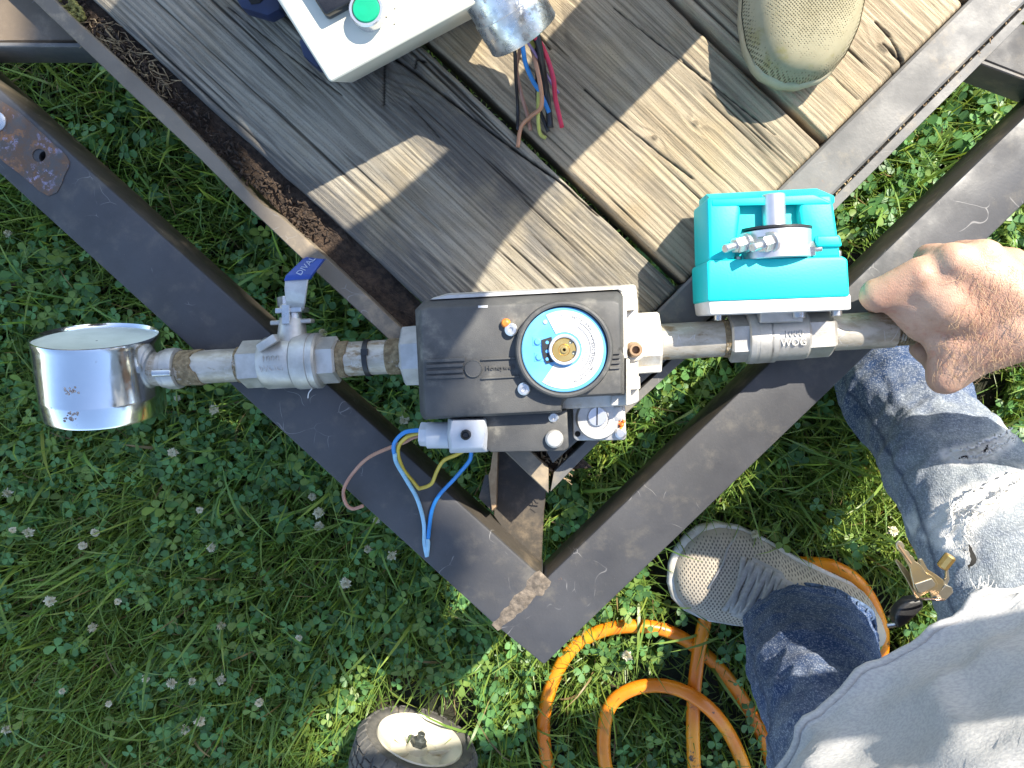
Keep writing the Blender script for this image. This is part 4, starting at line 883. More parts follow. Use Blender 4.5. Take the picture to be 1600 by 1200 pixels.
for px, py, r in ((966, 660, 4), (971, 663, 4.5), (970, 669, 3.5), (974, 658, 3)): lathe(bm, P(px, py, .3715), Zv, [(0, R(r, .372)), (.0045, R(r*.8, .372)), (.0056, R(r*.3, .372))], 10)
sub('sealing_paint', bm, 'orange_wax', reg, 180)
bm = bmesh.new(); lathe(bm, P(902.5, 678, .3722), Zv, [(0, R(4.6, .372)), (.0004, R(4.4, .372))], 18); sub('bolt_hole', bm, 'dark', reg)
bm = bmesh.new(); lathe(bm, P(661, 564, .372), Vector((-.5, 0, 1)), [(0, R(6, .372)), (.0015, R(5.5, .372))], 16); part('plugged_port', bm, M['dark'])
bm = bmesh.new(); lathe(bm, P(990, 546, .385), Zv, [(0, R(19, .39)), (.004, R(18, .39)), (.005, R(15, .39))], 26); tp = part('test_point_boss', bm, M['alu_dusty'])
bm = bmesh.new(); lathe(bm, P(990, 546, .389), Zv, [(0, R(13, .39)), (.010, R(11.5, .39)), (.015, R(10, .39)), (.017, R(10, .39)), (.0175, R(9, .39)), (.0175, R(6, .39)), (.008, R(5.5, .39))], 26); sub('test_nipple', bm, 'copper_nipple', tp)
# wires from the plug
WR = .0019
wire('wire', [(662, 679, .376, ), (645, 684, .374), (632, 691, .372), (613, 698, .360), (576, 715, .335), (551, 740, .322), (537, 765, .318), (540, 786, .316), (551, 795, .316), (568, 790, .316)], .0018, M['w_brown'], train)
wire('wire', [(662, 675, .379), (645, 679, .379), (634, 684, .378), (623, 697, .370), (623, 715, .358), (632, 736, .34), (645, 752, .326), (653, 762, .3215), (657, 763, .321), (674, 756, .322), (682, 738, .328), (693, 720, .338), (712, 711, .35), (725, 704, .36)], WR, M['w_yel'], train)
wire('wire', [(662, 672, .382), (645, 673, .382), (632, 676, .381), (620, 686, .376), (615, 699, .370), (619, 722, .356)], .0020, M['w_blue'], train)
wire('wire', [(617, 708, .366), (619, 722, .356), (634, 748, .335), (652, 780, .318), (662, 817, .314), (663, 848, .314), (667, 870, .3145)], .0021, M['w_lblue'], train)  # same blue wire further on, its highlight put into the colour
wire('wire', [(736, 704, .36), (736, 712, .355), (732, 722, .348), (711, 747, .33), (686, 774, .317), (675, 797, .3145), (671, 823, .314), (669, 842, .314)], .0020, M['w_blue'], train)
wire('bare_conductor', [(668, 842, .3142), (669, 850, .3142), (667, 868, .314)], .0022, M['w_lblue'], train)  # end of the blue wire, highlight put into its colour
# ----- actuated ball valve and teal actuator
bv2 = part('ball_valve', ball_valve(1138, 1166, 1203, 1203.5, 1204, 38, 41, 41, 38), M['cast'], train, 30)
bv2.data = bv2.data
bm = bmesh.new(); alathe(bm, [(1164, 38), (1166, 41), (1174, 41.5), (1175, 40), (1178, 40), (1179, 41.5), (1196, 41), (1198, 39), (1254, 38.5), (1258, 36)], 56); alathe(bm, [(1256, 37.5), (1294, 37), (1299, 33)], 6, .04)
o_ = link('valve_body', bm, M['cast'], bv2, 30)
bm = bmesh.new(); cyl_text(bm, '1000', 1229, 39.9, .0086, .0014); cyl_text(bm, 'WOG', 1229, 38.6, .0086, -.0066); sub('cast_lettering', bm, 'cast', bv2, None)
bm = bmesh.new(); prism(bm, [(1188, 484), (1256, 482), (1256, 503), (1188, 505)], .374, .335); bev(bm, .001, 1); sub('mounting_pad', bm, 'cast', bv2)
act = None
def rpoly(pts, zt, zb, w=.003, seg=3):
    bm = bmesh.new(); prism(bm, pts, zt, zb); bev(bm, w, seg); return bm
bp = part('actuator_base', rpoly([(1107, 469), (1330, 459), (1331, 484), (1110, 492)], .402, .338, .002, 2), M['white_plate'])
act = part('actuator_body', rpoly([(1104, 411), (1109, 406), (1317, 400), (1325, 405), (1328, 463), (1106, 471)], .404, .338, .0035), M['teal'])
for nm_, pts, zt, w_ in (('rear_wall', [(1112, 412), (1108, 312), (1296, 306), (1312, 406)], .393, .002), ('side_wall', [(1107, 410), (1105, 308), (1156, 307), (1158, 330), (1148, 409)], .4015, .0035),
                         ('side_wall', [(1258, 406), (1248, 330), (1250, 305), (1301, 303), (1315, 404)], .4015, .0035), ('pillar_foot', [(1276, 386), (1275, 368), (1313, 367), (1317, 385)], .405, .002)):
    sub(nm_, rpoly(pts, zt, .340, w_), 'teal', act, 45)
bm = bmesh.new(); prism2(bm, [P(x, y, .4025) for x, y in [(1113, 322), (1112, 312), (1272, 304), (1297, 315), (1298, 319)]], [P(x, y, .372) for x, y in [(1104, 322), (1103, 303), (1276, 294), (1304, 306), (1304, 318)]]); prism(bm, [(1104, 322), (1103, 303), (1276, 294), (1304, 306), (1304, 318)], .3718, .340); bev(bm, .0012, 2); sub('top_cap', bm, 'teal', act)
zr = .386
bm = bmesh.new(); cyl(bm, P(1212, 406, zr), P(1211, 362, zr), R(53, zr), n=64, ch=.0006); drum = sub('indicator_drum', bm, 'silver', act)
bm = bmesh.new(); cyl(bm, P(1211, 361.8, zr), P(1211, 358, zr), R(54.5, zr), n=64); sub('drum_gasket', bm, 'black', act)
bm = bmesh.new(); cyl(bm, P(1210, 362, zr+.012), P(1208, 304, zr+.012), R(17, zr), n=32, ch=.0008); sub('indicator_shaft', bm, 'silver', act)
def bolt(a_, b_, r, name='indicator_bolt'):
    d_ = (b_-a_).normalized(); bm = bmesh.new(); cyl(bm, a_-d_*.003, b_, r, n=16, ch=.0006); L_ = (b_-a_).length
    lathe(bm, a_, d_, [(0, r*2.35), (L_*.12, r*2.35), (L_*.13, r*1.9)], 24); lathe(bm, a_+d_*L_*.13, d_, [(0, r*1.75), (.0005, r*1.95), (L_*.36, r*1.95), (L_*.42, r*1.7)], 6, .3); return sub(name, bm, 'steel', act)
bolt(P(1166, 379, .402), P(1132, 389, .414), R(6.5, .41)); bolt(P(1206, 378, .411), P(1175, 387, .424), R(7, .42)); bolt(P(1258, 391, .398), P(1284, 388, .400), R(7, .4))
for px, py, r in ((1121, 408, 9), (1152, 408, 6), (1305, 399, 9)):
    bm = bmesh.new(); cyl(bm, P(px, py+4, .392), P(px, py-7, .392), R(r, .392), n=20, ch=.0006); sub('lid_screw', bm, 'steel', act)
for px, py, r in ((1122, 497, 6), (1247, 493, 11), (1307, 490, 8)):
    bm = bmesh.new(); cyl(bm, P(px, py-12, .372), P(px, py+4, .372), R(r, .372), n=16, ch=.0006); sub('base_bolt', bm, 'steel', act)

# ------------------------------------------------------------------ control box with push button
ZT = .430
box = thing('control_box', 'cream metal control box with green push button and dark display on the planks', 'control box', P(580, 20, ZD))
Ta, Tb, Tc, Td = (515, 130), (770, -9), (628, -232), (358, -118)
Ba, Bb, Bc, Bd = (548, 131), (790, 2), (660, -205), (400, -90)
bm = bmesh.new(); prism2(bm, [P(x, y, ZT) for x, y in (Ta, Tb, Tc, Td)], [P(x, y, ZD+.004) for x, y in (Ba, Bb, Bc, Bd)]); bev(bm, .0035, 3); link('box_body', bm, M['cream_box'], box)
bm = bmesh.new(); prism(bm, [(507, 24), (566, -8), (520, -80), (461, -48)], ZT+.012, ZT-.001); bev(bm, .003, 3); link('display_panel', bm, M['display'], box)
bm = bmesh.new(); lathe(bm, P(578, 25, ZT-.001), Zv, [(0, R(25, ZT)), (.004, R(25, ZT)), (.0055, R(24, ZT)), (.007, R(26.5, ZT)), (.0135, R(26.5, ZT)), (.0145, R(25, ZT)), (.0145, R(21.5, ZT)), (.011, R(21, ZT))], 48); pb = link('push_button', bm, M['btn_ring'], box)
bm = bmesh.new(); lathe(bm, P(578, 25, ZT), Zv, [(.008, R(20.7, ZT)), (.0135, R(20.5, ZT)), (.0145, R(19, ZT)), (.0147, R(10, ZT))], 40); link('button_cap', bm, M['green_btn'], pb)
bm = bmesh.new()
for px, py in ((617, 14), (616, 38), (604, 27)): lathe(bm, P(px, py, ZT-.0002), Zv, [(0, R(1.6, ZT)), (.0005, R(1, ZT))], 8)
link('enamel_pit', bm, M['dark'], box)
bm = bmesh.new(); prism(bm, [(366, -6), (377, 12), (418, 24), (437, 14), (436, -30), (372, -40)], .352, .334); bev(bm, .002, 2); br = link('mounting_bracket', bm, M['navy'], box)
bm = bmesh.new(); prism(bm, [(382, -10), (392, 6), (405, 4), (420, -12)], .3535, .350); link('bracket_slot', bm, M['dark'], br)
bm = bmesh.new(); prism(bm, [(466, 62), (474, 88), (494, 104), (540, 100), (520, 40)], .350, .330); bev(bm, .002, 2); link('mounting_bracket', bm, M['navy'], box)
# conduit tube with cut wires
zc = .384; ca, cbb = P(748, -70, .425), P(818, 54, .388); cd = (cbb-ca).normalized(); rc = R(55.5, zc); LC = (cbb-ca).length
bm = bmesh.new(); lathe(bm, ca, cd, [(0, rc*.97), (LC-.027, rc*.97), (LC-.0265, rc*1.0), (LC-.001, rc*1.005), (LC, rc*.985), (LC-.001, rc*.95), (LC-.05, rc*.94)], 72, cap=False); cdt = link('conduit_tube', bm, M['zinc'], box)
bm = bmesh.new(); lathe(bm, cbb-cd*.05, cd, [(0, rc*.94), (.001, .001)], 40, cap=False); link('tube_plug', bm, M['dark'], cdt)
def bw(pts, r, mat): 
    o = wire('wire', [(808+(pts[0][0]-820)*.6, 34, zc-.008)]+[(pts[0][0], pts[0][1], pts[0][2]+.034), (pts[1][0], pts[1][1], pts[1][2]+.020)]+[(p[0], p[1], p[2]+(.008 if i_ < len(pts)-4 else 0)) for i_, p in enumerate(pts[2:])], r, M[mat], None, 7); o.parent = cdt
z0 = ZD+.003
bw([(814, 64, .345), (810, 88, .340), (807, 108, .335), (814, 145, z0+.002), (824, 179, z0), (829, 203, z0)], .0019, 'w_brown')
bw([(816, 70, .352), (821, 98, .348), (832, 125, .343), (846, 148, .337), (858, 176, .333)], .0021, 'w_blue')
bw([(826, 58, .35), (838, 80, .348), (843, 111, .340), (841, 152, .330), (841, 189, z0), (844, 209, z0), (853, 216, z0)], .0018, 'w_ygreen')
bw([(822, 62, .353), (839, 88, .352), (856, 121, .346), (873, 146, .340)], .0013, 'w_violet')
bw([(824, 50, .36), (842, 64, .362), (855, 91, .358), (865, 125, .350), (868, 155, .343), (878, 199, .330)], .0022, 'w_red')
bw([(838, 54, .353), (847, 101, .345), (854, 145, .336), (860, 200, .328)], .0030, 'w_black')
bw([(834, 60, .345), (839, 101, .338), (841, 162, .330), (857, 206, z0)], .0019, 'w_black')
bw([(804, 74, .345), (806, 120, .333), (809, 165, z0), (809, 203, z0)], .0016, 'w_black')
bw([(842, 120, .332), (846, 165, .328), (829, 182, z0+.002), (814, 199, z0), (809, 230, z0)], .0020, 'w_copper')
# ------------------------------------------------------------------ orange hose
hb = bmesh.new(); zh = .028
tube(hb, hose_path, .0092, 14)
tag(link('garden_hose', hb, M['hose'], smooth=180), 'orange rubber hose lying in loops on the grass beside the sneaker', 'hose')

# ------------------------------------------------------------------ small wheel standing in the grass
wa = (P(850, 520, .08)-P(657, 1150, .08)); wa.z = 0; wa.normalize(); wc = P(657, 1152, .080); Rw = .081; hubR = .0575; hw = .029
wheel = thing('wheel', 'small rubber wheel with cream rim half sunk in the grass', 'wheel', (wc.x, wc.y, 0))
ws, wt = frame(wa)
bm = bmesh.new(); lathe(bm, wc-wa*hw*2, wa, [(.002, hubR*1.02), (.0, Rw*.86), (.004, Rw*.95), (.009, Rw*.985), (hw*2-.009, Rw*.985), (hw*2-.004, Rw*.95), (hw*2, Rw*.86), (hw*2-.001, Rw*.75), (hw*2-.003, hubR*1.02), (hw*2-.010, hubR*.98)], 72, cap=False); tyre = link('tyre', bm, M['tyre'], wheel, 40)
bm = bmesh.new()
for i in range(30):
    a_ = 2*math.pi*i/30; d_ = ws*math.cos(a_)+wt*math.sin(a_); t_ = ws*-math.sin(a_)+wt*math.cos(a_)
    boxo(bm, wc-wa*(.0075)+d_*Rw*.945, (wa*.8-d_*.6).normalized(), t_, (d_*.8+wa*.6).normalized(), .016, .0118, .006)
    for k in range(3):
        b_ = a_+((k % 2)*.5)*2*math.pi/30; d2 = ws*math.cos(b_)+wt*math.sin(b_); t2 = ws*-math.sin(b_)+wt*math.cos(b_)
        boxo(bm, wc-wa*(.021+k*.013)+d2*Rw*.985, wa, t2, d2, .0105, .0135, .006)
bev(bm, .0008, 1); kind(link('tread_lugs', bm, M['tyre'], tyre, 40), 'stuff')
bm = bmesh.new(); lathe(bm, wc-wa*.022, wa, [(0, hubR*.6), (.003, hubR*.62), (.0185, hubR*.94), (.0205, hubR*.985), (.0215, hubR*1.0), (.0190, hubR*1.03), (.010, hubR*1.03), (-.02, hubR)], 64, cap=False); lathe(bm, wc-wa*.0225, wa, [(0, hubR*.65), (.001, hubR*.4), (.004, hubR*.26), (.012, hubR*.22), (.0125, .001)], 48, cap=False); link('wheel_rim', bm, M['rim'], wheel, 40)
for i in range(5):
    a_ = 2*math.pi*i/5+.3; d_ = ws*math.cos(a_)+wt*math.sin(a_); t_ = ws*-math.sin(a_)+wt*math.cos(a_)
    bm = bmesh.new(); boxo(bm, wc-wa*.0165+d_*hubR*.58, (d_+wa*.22).normalized(), t_, (wa-d_*.22).normalized(), hubR*.62, .004, .006); bev(bm, .0012, 2); link('rim_spoke', bm, M['rim'], wheel, 40)
bm = bmesh.new(); cyl(bm, wc-wa*.09, wc+wa*.006, .0052, n=16, ch=.0006); lathe(bm, wc-wa*.010, wa, [(0, .0115), (.0015, .0115), (.0016, .0096), (.0075, .0096), (.0085, .008)], 6); link('axle_nut', bm, M['bolt_dark'], wheel)

# ------------------------------------------------------------------ shoes
def shoe_meshes(heel, toe, W, heights, wprof, fat=1.07, lean=0.):
    """heel, toe: ground points; returns upper mesh data, sole bmesh"""
    d = (toe-heel); L = d.length; d.normalize(); s = Vector((d.y, -d.x, 0)); T = np.linspace(0, 1, 44)
    tw = [p[0] for p in wprof]; ww = [p[1] for p in wprof]; th = [p[0] for p in heights]; hh = [p[1] for p in heights]
    n = 40; V = []
    for t in T:
        w_ = max(np.interp(t, tw, ww), .02)*W/2; h_ = np.interp(t, th, hh); off = .06*W*math.sin(t*math.pi*1.1)*lean; row = []
        for k in range(n+1):
            a_ = math.pi*k/n; cs, sn = math.cos(a_), math.sin(a_)
            ex = math.copysign(abs(cs)**.72, cs); ez = sn**.78
            flare = 1+.05*math.sin(min(ez*2.4, 1)*math.pi)
            p = heel+d*(t*L)+s*(ex*w_*flare*(1-.18*ez*(t < .55))+off); row.append((p.x, p.y, heel.z+.018+(h_-.018)*ez))
        V.append(row)
    V = np.array(V); idx = np.arange(44*(n+1)).reshape(44, n+1)
    q = np.stack([idx[:-1, :-1], idx[1:, :-1], idx[1:, 1:], idx[:-1, 1:]], -1).reshape(-1, 4)
    sb = bmesh.new(); outl = []
    for sg in (1, -1):
        for t in (T if sg == 1 else T[::-1]):
            w_ = max(np.interp(t, tw, ww), .02)*W/2*fat+.001; off = .06*W*math.sin(t*math.pi*1.1)*lean; tt = .5+(t-.5)*(1+(fat-1)*.5)
            p = heel+d*(tt*L)+s*(sg*w_+off); outl.append(Vector((p.x, p.y, 0)))
    rr = []
    for z_, k_ in ((.002, .96), (.006, 1.0), (.02, 1.02), (.026, 1.0), (.027, .95)):
        c_ = sum(outl, Vector())/len(outl); rr.append([sb.verts.new(Vector((c_.x+(p.x-c_.x)*k_, c_.y+(p.y-c_.y)*k_, heel.z+z_))) for p in outl])
    rings_faces(sb, rr); return V.reshape(-1, 3), q, sb, V
WP = [(0, .30), (.03, .52), (.10, .68), (.25, .70), (.45, .76), (.62, .92), (.75, 1.0), (.86, .93), (.93, .76), (.975, .5), (1, .12)]
HP = [(0, .075), (.1, .092), (.3, .100), (.45, .092), (.6, .074), (.75, .060), (.88, .052), (.95, .044), (.985, .036), (1, .026)]
def laces(shoe, V, t0, t1, n, mat, span=.26):
    o = []
    for i in range(n):
        ta = t0+(t1-t0)*i/(n-1)
        for sg in (1, -1):
            bm = bmesh.new(); pts = []
            for k in range(9):
                u = k/8; ti = (ta+(t1-t0)/(n-1)*.9*u*1.0)*43; kk = 20+sg*(u-.5)*2*span*20; i0 = int(min(max(ti, 0), 42)); k0 = int(kk); f1, f2 = ti-i0, kk-k0
                p = V[i0, k0]*(1-f1)*(1-f2)+V[i0+1, k0]*f1*(1-f2)+V[i0, k0+1]*(1-f1)*f2+V[i0+1, k0+1]*f1*f2; pts.append(Vector(p)+Vector((0, 0, .0016+.0012*math.sin(u*math.pi)*(sg > 0))))
            rr = []
            for j, p in enumerate(pts):
                d_ = (pts[min(j+1, 8)]-pts[max(j-1, 0)]).normalized(); sd = d_.cross(Vector((0, 0, 1))).normalized()*.0042; u_ = Vector((0, 0, .0011))
                rr.append([bm.verts.new(q_) for q_ in (p-sd, p-sd*.5+u_, p+sd*.5+u_, p+sd, p+sd*.5-u_, p-sd*.5-u_)])
            rings_faces(bm, rr); link('lace', bm, mat, shoe, 180)

# ------------------------------------------------------------------ the person holding the assembly
man = thing('person', 'person in ripped blue jeans and grey t-shirt gripping the pipe end with one hand', 'person', (.36, -.22, 0))
def J(px, py, z): return P(px, py, z)
bb = bmesh.new()
def cap(a_, b_, ra, rb): capsule(bb, a_, b_, ra, rb, 18)
K = [J(1440, 428, .408), J(1492, 406, .420), J(1538, 400, .420), J(1578, 412, .410)]
Wr = J(1635, 478, .424); Wr2 = J(1625, 512, .416)
for k_, r in zip(K, (.0150, .0155, .0150, .0135)): cap(k_-Vector((0, 0, .004)), Wr.lerp(Wr2, .2), r, .023)
cap(J(1450, 450, .398), Wr2, .020, .025); cap(J(1475, 490, .392), Wr2, .022, .026); cap(J(1500, 530, .388), Wr2, .020, .026)
cap(J(1450, 445, .40), J(1550, 430, .405), .021, .024); cap(J(1480, 470, .40), J(1560, 500, .40), .027, .028)
for k_ in K: cap(k_+Vector((0, -.0005, .0015)), k_+Vector((.002, -.001, .0015)), .0128, .0128)       # knuckle heads
# index finger lies along the pipe and hooks round it
cap(K[0]-Vector((0, 0, .003)), J(1375, 461, .388), .0155, .0150); cap(J(1390, 457, .390), J(1372, 461, .386), .0155, .0158); cap(J(1372, 461, .386), J(1368, 468, .352), .0150, .0125); cap(J(1368, 468, .352), J(1392, 498, .324), .0125, .0105)
cap(J(1420, 462, .390), J(1450, 482, .392), .0175, .022); cap(J(1400, 470, .386), J(1440, 500, .385), .013, .019)
# other three fingers wrap over the far side and under the pipe
for i, (kx, a1, a2, tip) in enumerate(((1, (1452, 404, .385), (1446, 436, .334), (1452, 492, .322)), (2, (1500, 398, .380), (1492, 436, .332), (1492, 490, .320)), (3, (1548, 404, .372), (1536, 440, .332), (1530, 486, .322)))):
    r = (.0135, .0130, .0115)[i]; p1, p2, p3 = J(*a1), J(*a2), J(*tip); cap(K[kx], p1, .0145, r); cap(p1, p2, r, r*.9); cap(p2, p3, r*.9, r*.78)
# thumb: ball, bent joint pushed out towards the jeans, tip under the pipe end
cap(J(1585, 522, .415), J(1530, 548, .402), .026, .0205); cap(J(1530, 548, .402), J(1482, 586, .388), .0205, .0160); cap(J(1482, 586, .388), J(1478, 588, .387), .0165, .0165)
cap(J(1480, 586, .384), J(1462, 562, .350), .0148, .0125); cap(J(1462, 562, .350), J(1436, 545, .333), .0122, .0095); cap(J(1495, 545, .395), J(1478, 575, .388), .018, .0165); cap(J(1462, 520, .388), J(1492, 572, .386), .014, .016)
# wrist, forearm, upper arm, trunk, head, legs
El = Vector((.73, -.03, .50)); Sh = Vector((.60, -.36, .99)); ShL = Vector((.36, -.32, 1.03))
fm = J(1700, 490, .430)
cap(Wr.lerp(Wr2, .5), fm, .031, .034); cap(Wr, fm, .027, .032); cap(Wr2, fm, .027, .032); cap(fm, El, .036, .046); cap(El, Sh, .047, .058)
pel = Vector((.37, -.38, .56)); che = Vector((.47, -.40, .93)); nk = Vector((.47, -.36, 1.10)); hd_ = Vector((.44, -.28, 1.25))
cap(pel, Vector((.37, -.40, .74)), .145, .135); cap(Vector((.37, -.40, .74)), che, .135, .15); cap(Sh, ShL, .065, .065); cap(che, Sh, .10, .065); cap(che, ShL, .10, .065); cap(che, nk, .09, .055); cap(nk, hd_, .058, .06); cap(hd_, hd_+Vector((-.02, .03, .06)), .078, .088)
ElL = Vector((.62, .015, .86)); HaL = Vector((.12, .075, 1.09)); cap(ShL, ElL, .052, .036); cap(ElL, HaL, .034, .026); cap(HaL, HaL+Vector((-.05, .01, .03)), .03, .022)
LL = [J(1270, 985, .085), J(1270, 1050, .2), J(1300, 1170, .36), Vector((.31, -.42, .50))]
RL = [J(1380, 566, .08), J(1428, 645, .155), J(1500, 745, .255), J(1610, 960, .36), Vector((.42, -.34, .50))]
cap(LL[0], LL[1], .032, .040); cap(LL[1], LL[2], .042, .044); cap(LL[2], LL[3], .044, .07); cap(LL[0], J(1200, 935, .05), .032, .026)
cap(RL[0], RL[1], .030, .036); cap(RL[1], RL[2], .036, .040); cap(RL[2], RL[3], .040, .052); cap(RL[3], RL[4], .052, .09)
bodym = remesh(bb, .0034, 5, .5)
body = link('body', bodym, M['skin'], man, 180)
# hairs on the back of the hand and wrist
co, no = mesh_co(body.data), mesh_no(body.data); a_, b_ = J(1500, 440, .43), J(1640, 420, .44)
sel = np.where((co[:, 0] > a_.x) & (co[:, 0] < J(1720, 480, .45).x) & (no[:, 2] > .2) & (co[:, 1] < J(1560, 410, .43).y) & (co[:, 1] > J(1560, 590, .41).y) & (co[:, 2] > .37) & (co[:, 2] < .5))[0]
hm = bmesh.new()
if len(sel):
    for i in rng.choice(sel, min(560, len(sel)), replace=False):
        p = Vector(co[i]); n_ = Vector(no[i]); l = random.uniform(.005, .014); d_ = Vector((random.gauss(.3, .5), -1+random.gauss(0, .45), 0)); d_ = (d_-n_*d_.dot(n_)).normalized(); e_ = n_.cross(d_)*random.gauss(0, .35)
        tube(hm, [p, p+(d_+n_*.5)*l*.35+e_*l*.1, p+(d_+n_*.32)*l*.7+e_*l*.35, p+(d_+n_*.12)*l+e_*l*.8], [.00013, .00012, .0001, .00006], 3)
ho = link('arm_hair', hm, M['hair'], body, 180); ho['kind'] = 'stuff'
hb2 = bmesh.new(); capsule(hb2, hd_+Vector((.01, -.02, .05)), hd_+Vector((-.005, .005, .085)), .086, .088, 20); link('head_hair', hb2, M['hair2'], body, 180)
# jeans
def folds(seed, amp, su, sa):
    def f(U, A_, V):
        w_ = fbm(U*su+seed, np.cos(A_)*sa+np.sin(A_)*1.3*sa+seed, seed); rid = 1-np.abs(2*w_-1)
        w2 = fbm(U*su*2.2+np.sin(A_)*1.5, np.cos(A_)*sa*1.6+seed, seed+5)
        dg_ = 1-np.abs(2*fbm(U*su*1.3+A_*.35, A_*.8-U*5+seed, seed+9)-1)
        return amp*(rid-.6)*1.3+amp*(w2-.5)+amp*.8*(dg_**3-.3)
    return f
def leg_obj(name, path, radii, seed, fade_shade, amp=.006, tears=(), k=16):
    V, q, G = loft_mesh(path, radii, 96, k, folds(seed, amp, 7, 1.4))
    sc = np.array([[0., 0.]]); m = len(V); fd = np.empty(m)
    u = np.repeat(np.linspace(0, 1, G.shape[0]), G.shape[1]); fd = np.interp(u, *zip(*fade_shade)); fd = fd+.35*(fbm(V[:, 0]*22, V[:, 1]*22, seed)-.5)
    # ripped bands given by picture-plane lines at leg height: pale worn cloth with a slit
    thr = np.zeros(m)
    for pl, wd in tears:
        dist = np.full(m, 9.)
        for (a1, b1) in zip(pl, pl[1:]):
            a2, b2 = np.array(a1.xy), np.array(b1.xy); d_ = b2-a2; t = np.clip(((V[:, :2]-a2)@d_)/(d_@d_), 0, 1); dist = np.minimum(dist, np.hypot(*(V[:, :2]-(a2+t[:, None]*d_)).T))
        e = sst(wd, wd*.35, dist*(.7+.8*fbm(V[:, 0]*160, V[:, 1]*160, seed+3))); e = e*(V[:, 2] > np.interp(u, [0, 1], [path[0].z, path[-1].z])); thr = np.maximum(thr, e)
        V[:, 2] -= .004*sst(wd*.3, 0, dist)*(e > 0)
    a0 = np.tile(np.linspace(0, 2*np.pi, G.shape[1], endpoint=False), G.shape[0]); seam = sst(.05, .02, np.abs(a0-np.pi*.93))*.7
    me = np_mesh(name, V, q, {'fade': np.clip(fd, 0, 1), 'thread': thr, 'seam': seam})
    o = link(name, me, M['denim'], man, 180); return o, G
right_path = [J(1392, 566, .085), J(1404, 600, .12), J(1422, 636, .155), J(1452, 680, .20), J(1486, 728, .245), J(1522, 782, .285), J(1556, 846, .325), J(1592, 918, .36), J(1640, 1000, .39)]
rr_ = [(R(a_, p_.z), R(a_, p_.z)*.92) for a_, p_ in zip((68, 86, 88, 84, 96, 102, 112, 126, 140), right_path)]
T1 = [J(1466, 708, .29), J(1500, 706, .30), J(1530, 697, .30), J(1580, 676, .28)]
T2 = [J(1462, 842, .34), J(1500, 806, .36), J(1536, 780, .36), J(1576, 748, .34), J(1610, 735, .32)]
rleg, RG = leg_obj('jeans_leg', right_path, rr_, 4, ((0, .12), (.30, .22), (.42, .55), (.55, .74), (1, .78)), .0055, [(T1, .0105), (T2, .012)])  # worn fade, plus the hand's shadow put into the dark cuff colour
left_path = [J(1262, 972, .085), J(1263, 990, .115), J(1266, 1020, .165), J(1274, 1060, .22), J(1288, 1120, .29), J(1306, 1200, .37), J(1330, 1290, .43)]
lr_ = [(R(a_, z), R(b_, z)) for a_, b_, z in ((90, 60, .085), (93, 68, .115), (95, 78, .165), (94, 84, .22), (90, 84, .29), (98, 90, .37), (112, 104, .43))]
lleg, LG = leg_obj('jeans_leg', left_path, lr_, 9, ((0, .06), (.25, .05), (.5, .20), (.8, .32), (1, .4)), .0065)  # navy cuff: shade on this leg put into the fade values
def hem(G, leg, row=0):   # rolled hem with stitches
    bm = bmesh.new(); pts = [Vector(G[row][i % G.shape[1]])+Vector((0, 0, .002)) for i in range(G.shape[1]+1)]; tube(bm, pts, .0034, 8); h_ = link('hem', bm, M['stitch'], leg, 180)
    bm = bmesh.new(); r0, r1 = G[row], G[row+7]; n_ = G.shape[1]
    for i in range(0, n_, 1):
        p0, p1 = Vector(r0[i]), Vector(r1[i]); c_ = sum((Vector(x) for x in r0[::8]), Vector())/(n_/8); o_ = (p0-c_); o_.z = 0; o_.normalize()
        if i % 3 == 0: tube(bm, [p0+o_*.001, (p0+p1)/2+o_*.0026, p1+o_*.0004], [.0010, .0018, .0008], 5)
    link('hem_pucker', bm, M['stitch'], leg, 180)
hem(LG, lleg); hem(RG, rleg)
def frays(leg, pl, n, spread, l0=.004, l1=.016):
    bm = bmesh.new(); dgv = mesh_co(leg.data)
    for i in range(n):
        j = random.randrange(len(pl)-1); p = pl[j].lerp(pl[j+1], random.random())+Vector((random.gauss(0, spread), random.gauss(0, spread), 0))
        d2 = np.hypot(dgv[:, 0]-p.x, dgv[:, 1]-p.y); near = np.where(d2 < .006)[0]
        if not len(near): continue
        p.z = dgv[near, 2].max()+.0006; ang = random.gauss(1.1, .7); l = random.uniform(l0, l1); d_ = Vector((math.cos(ang), math.sin(ang), 0)); s_ = Vector((-d_.y, d_.x, 0))*random.gauss(0, .3)
        tube(bm, [p-d_*l*.4, p+s_*l*.3+Vector((0, 0, .002)), p+d_*l*.5+s_*l+Vector((0, 0, random.uniform(0, .002)))], random.uniform(.00018, .00038), 4)
    o = link('frayed_threads', bm, M['frayed'], leg, 180); o['kind'] = 'stuff'
def torn_edge(pl, r):
    dgv = mesh_co(rleg.data); bm = bmesh.new(); pts = []; rs = []
    for i in range(60):
        t = i/59*(len(pl)-1); j = min(int(t), len(pl)-2); p = pl[j].lerp(pl[j+1], t-j)+Vector((random.gauss(0, .0007), random.gauss(0, .0007), 0)); z = dgv[np.where(np.hypot(dgv[:, 0]-p.x, dgv[:, 1]-p.y) < .006)[0], 2]
        pts.append(Vector((p.x, p.y, (z.max() if len(z) else p.z)))); rs.append(r*math.sin(math.pi*(i+.5)/60)**.4*random.uniform(.5, 1.5))
    tube(bm, pts, rs, 6); link('torn_edge', bm, M['frayed'], rleg, 180)
off_ = lambda pl, dx, dy: [p+Vector((dx, dy, 0)) for p in pl]
torn_edge(T1, .0014); torn_edge(off_(T1, 0, .006), .0016); torn_edge(T2, .0016); torn_edge(off_(T2, -.003, .006), .0012)
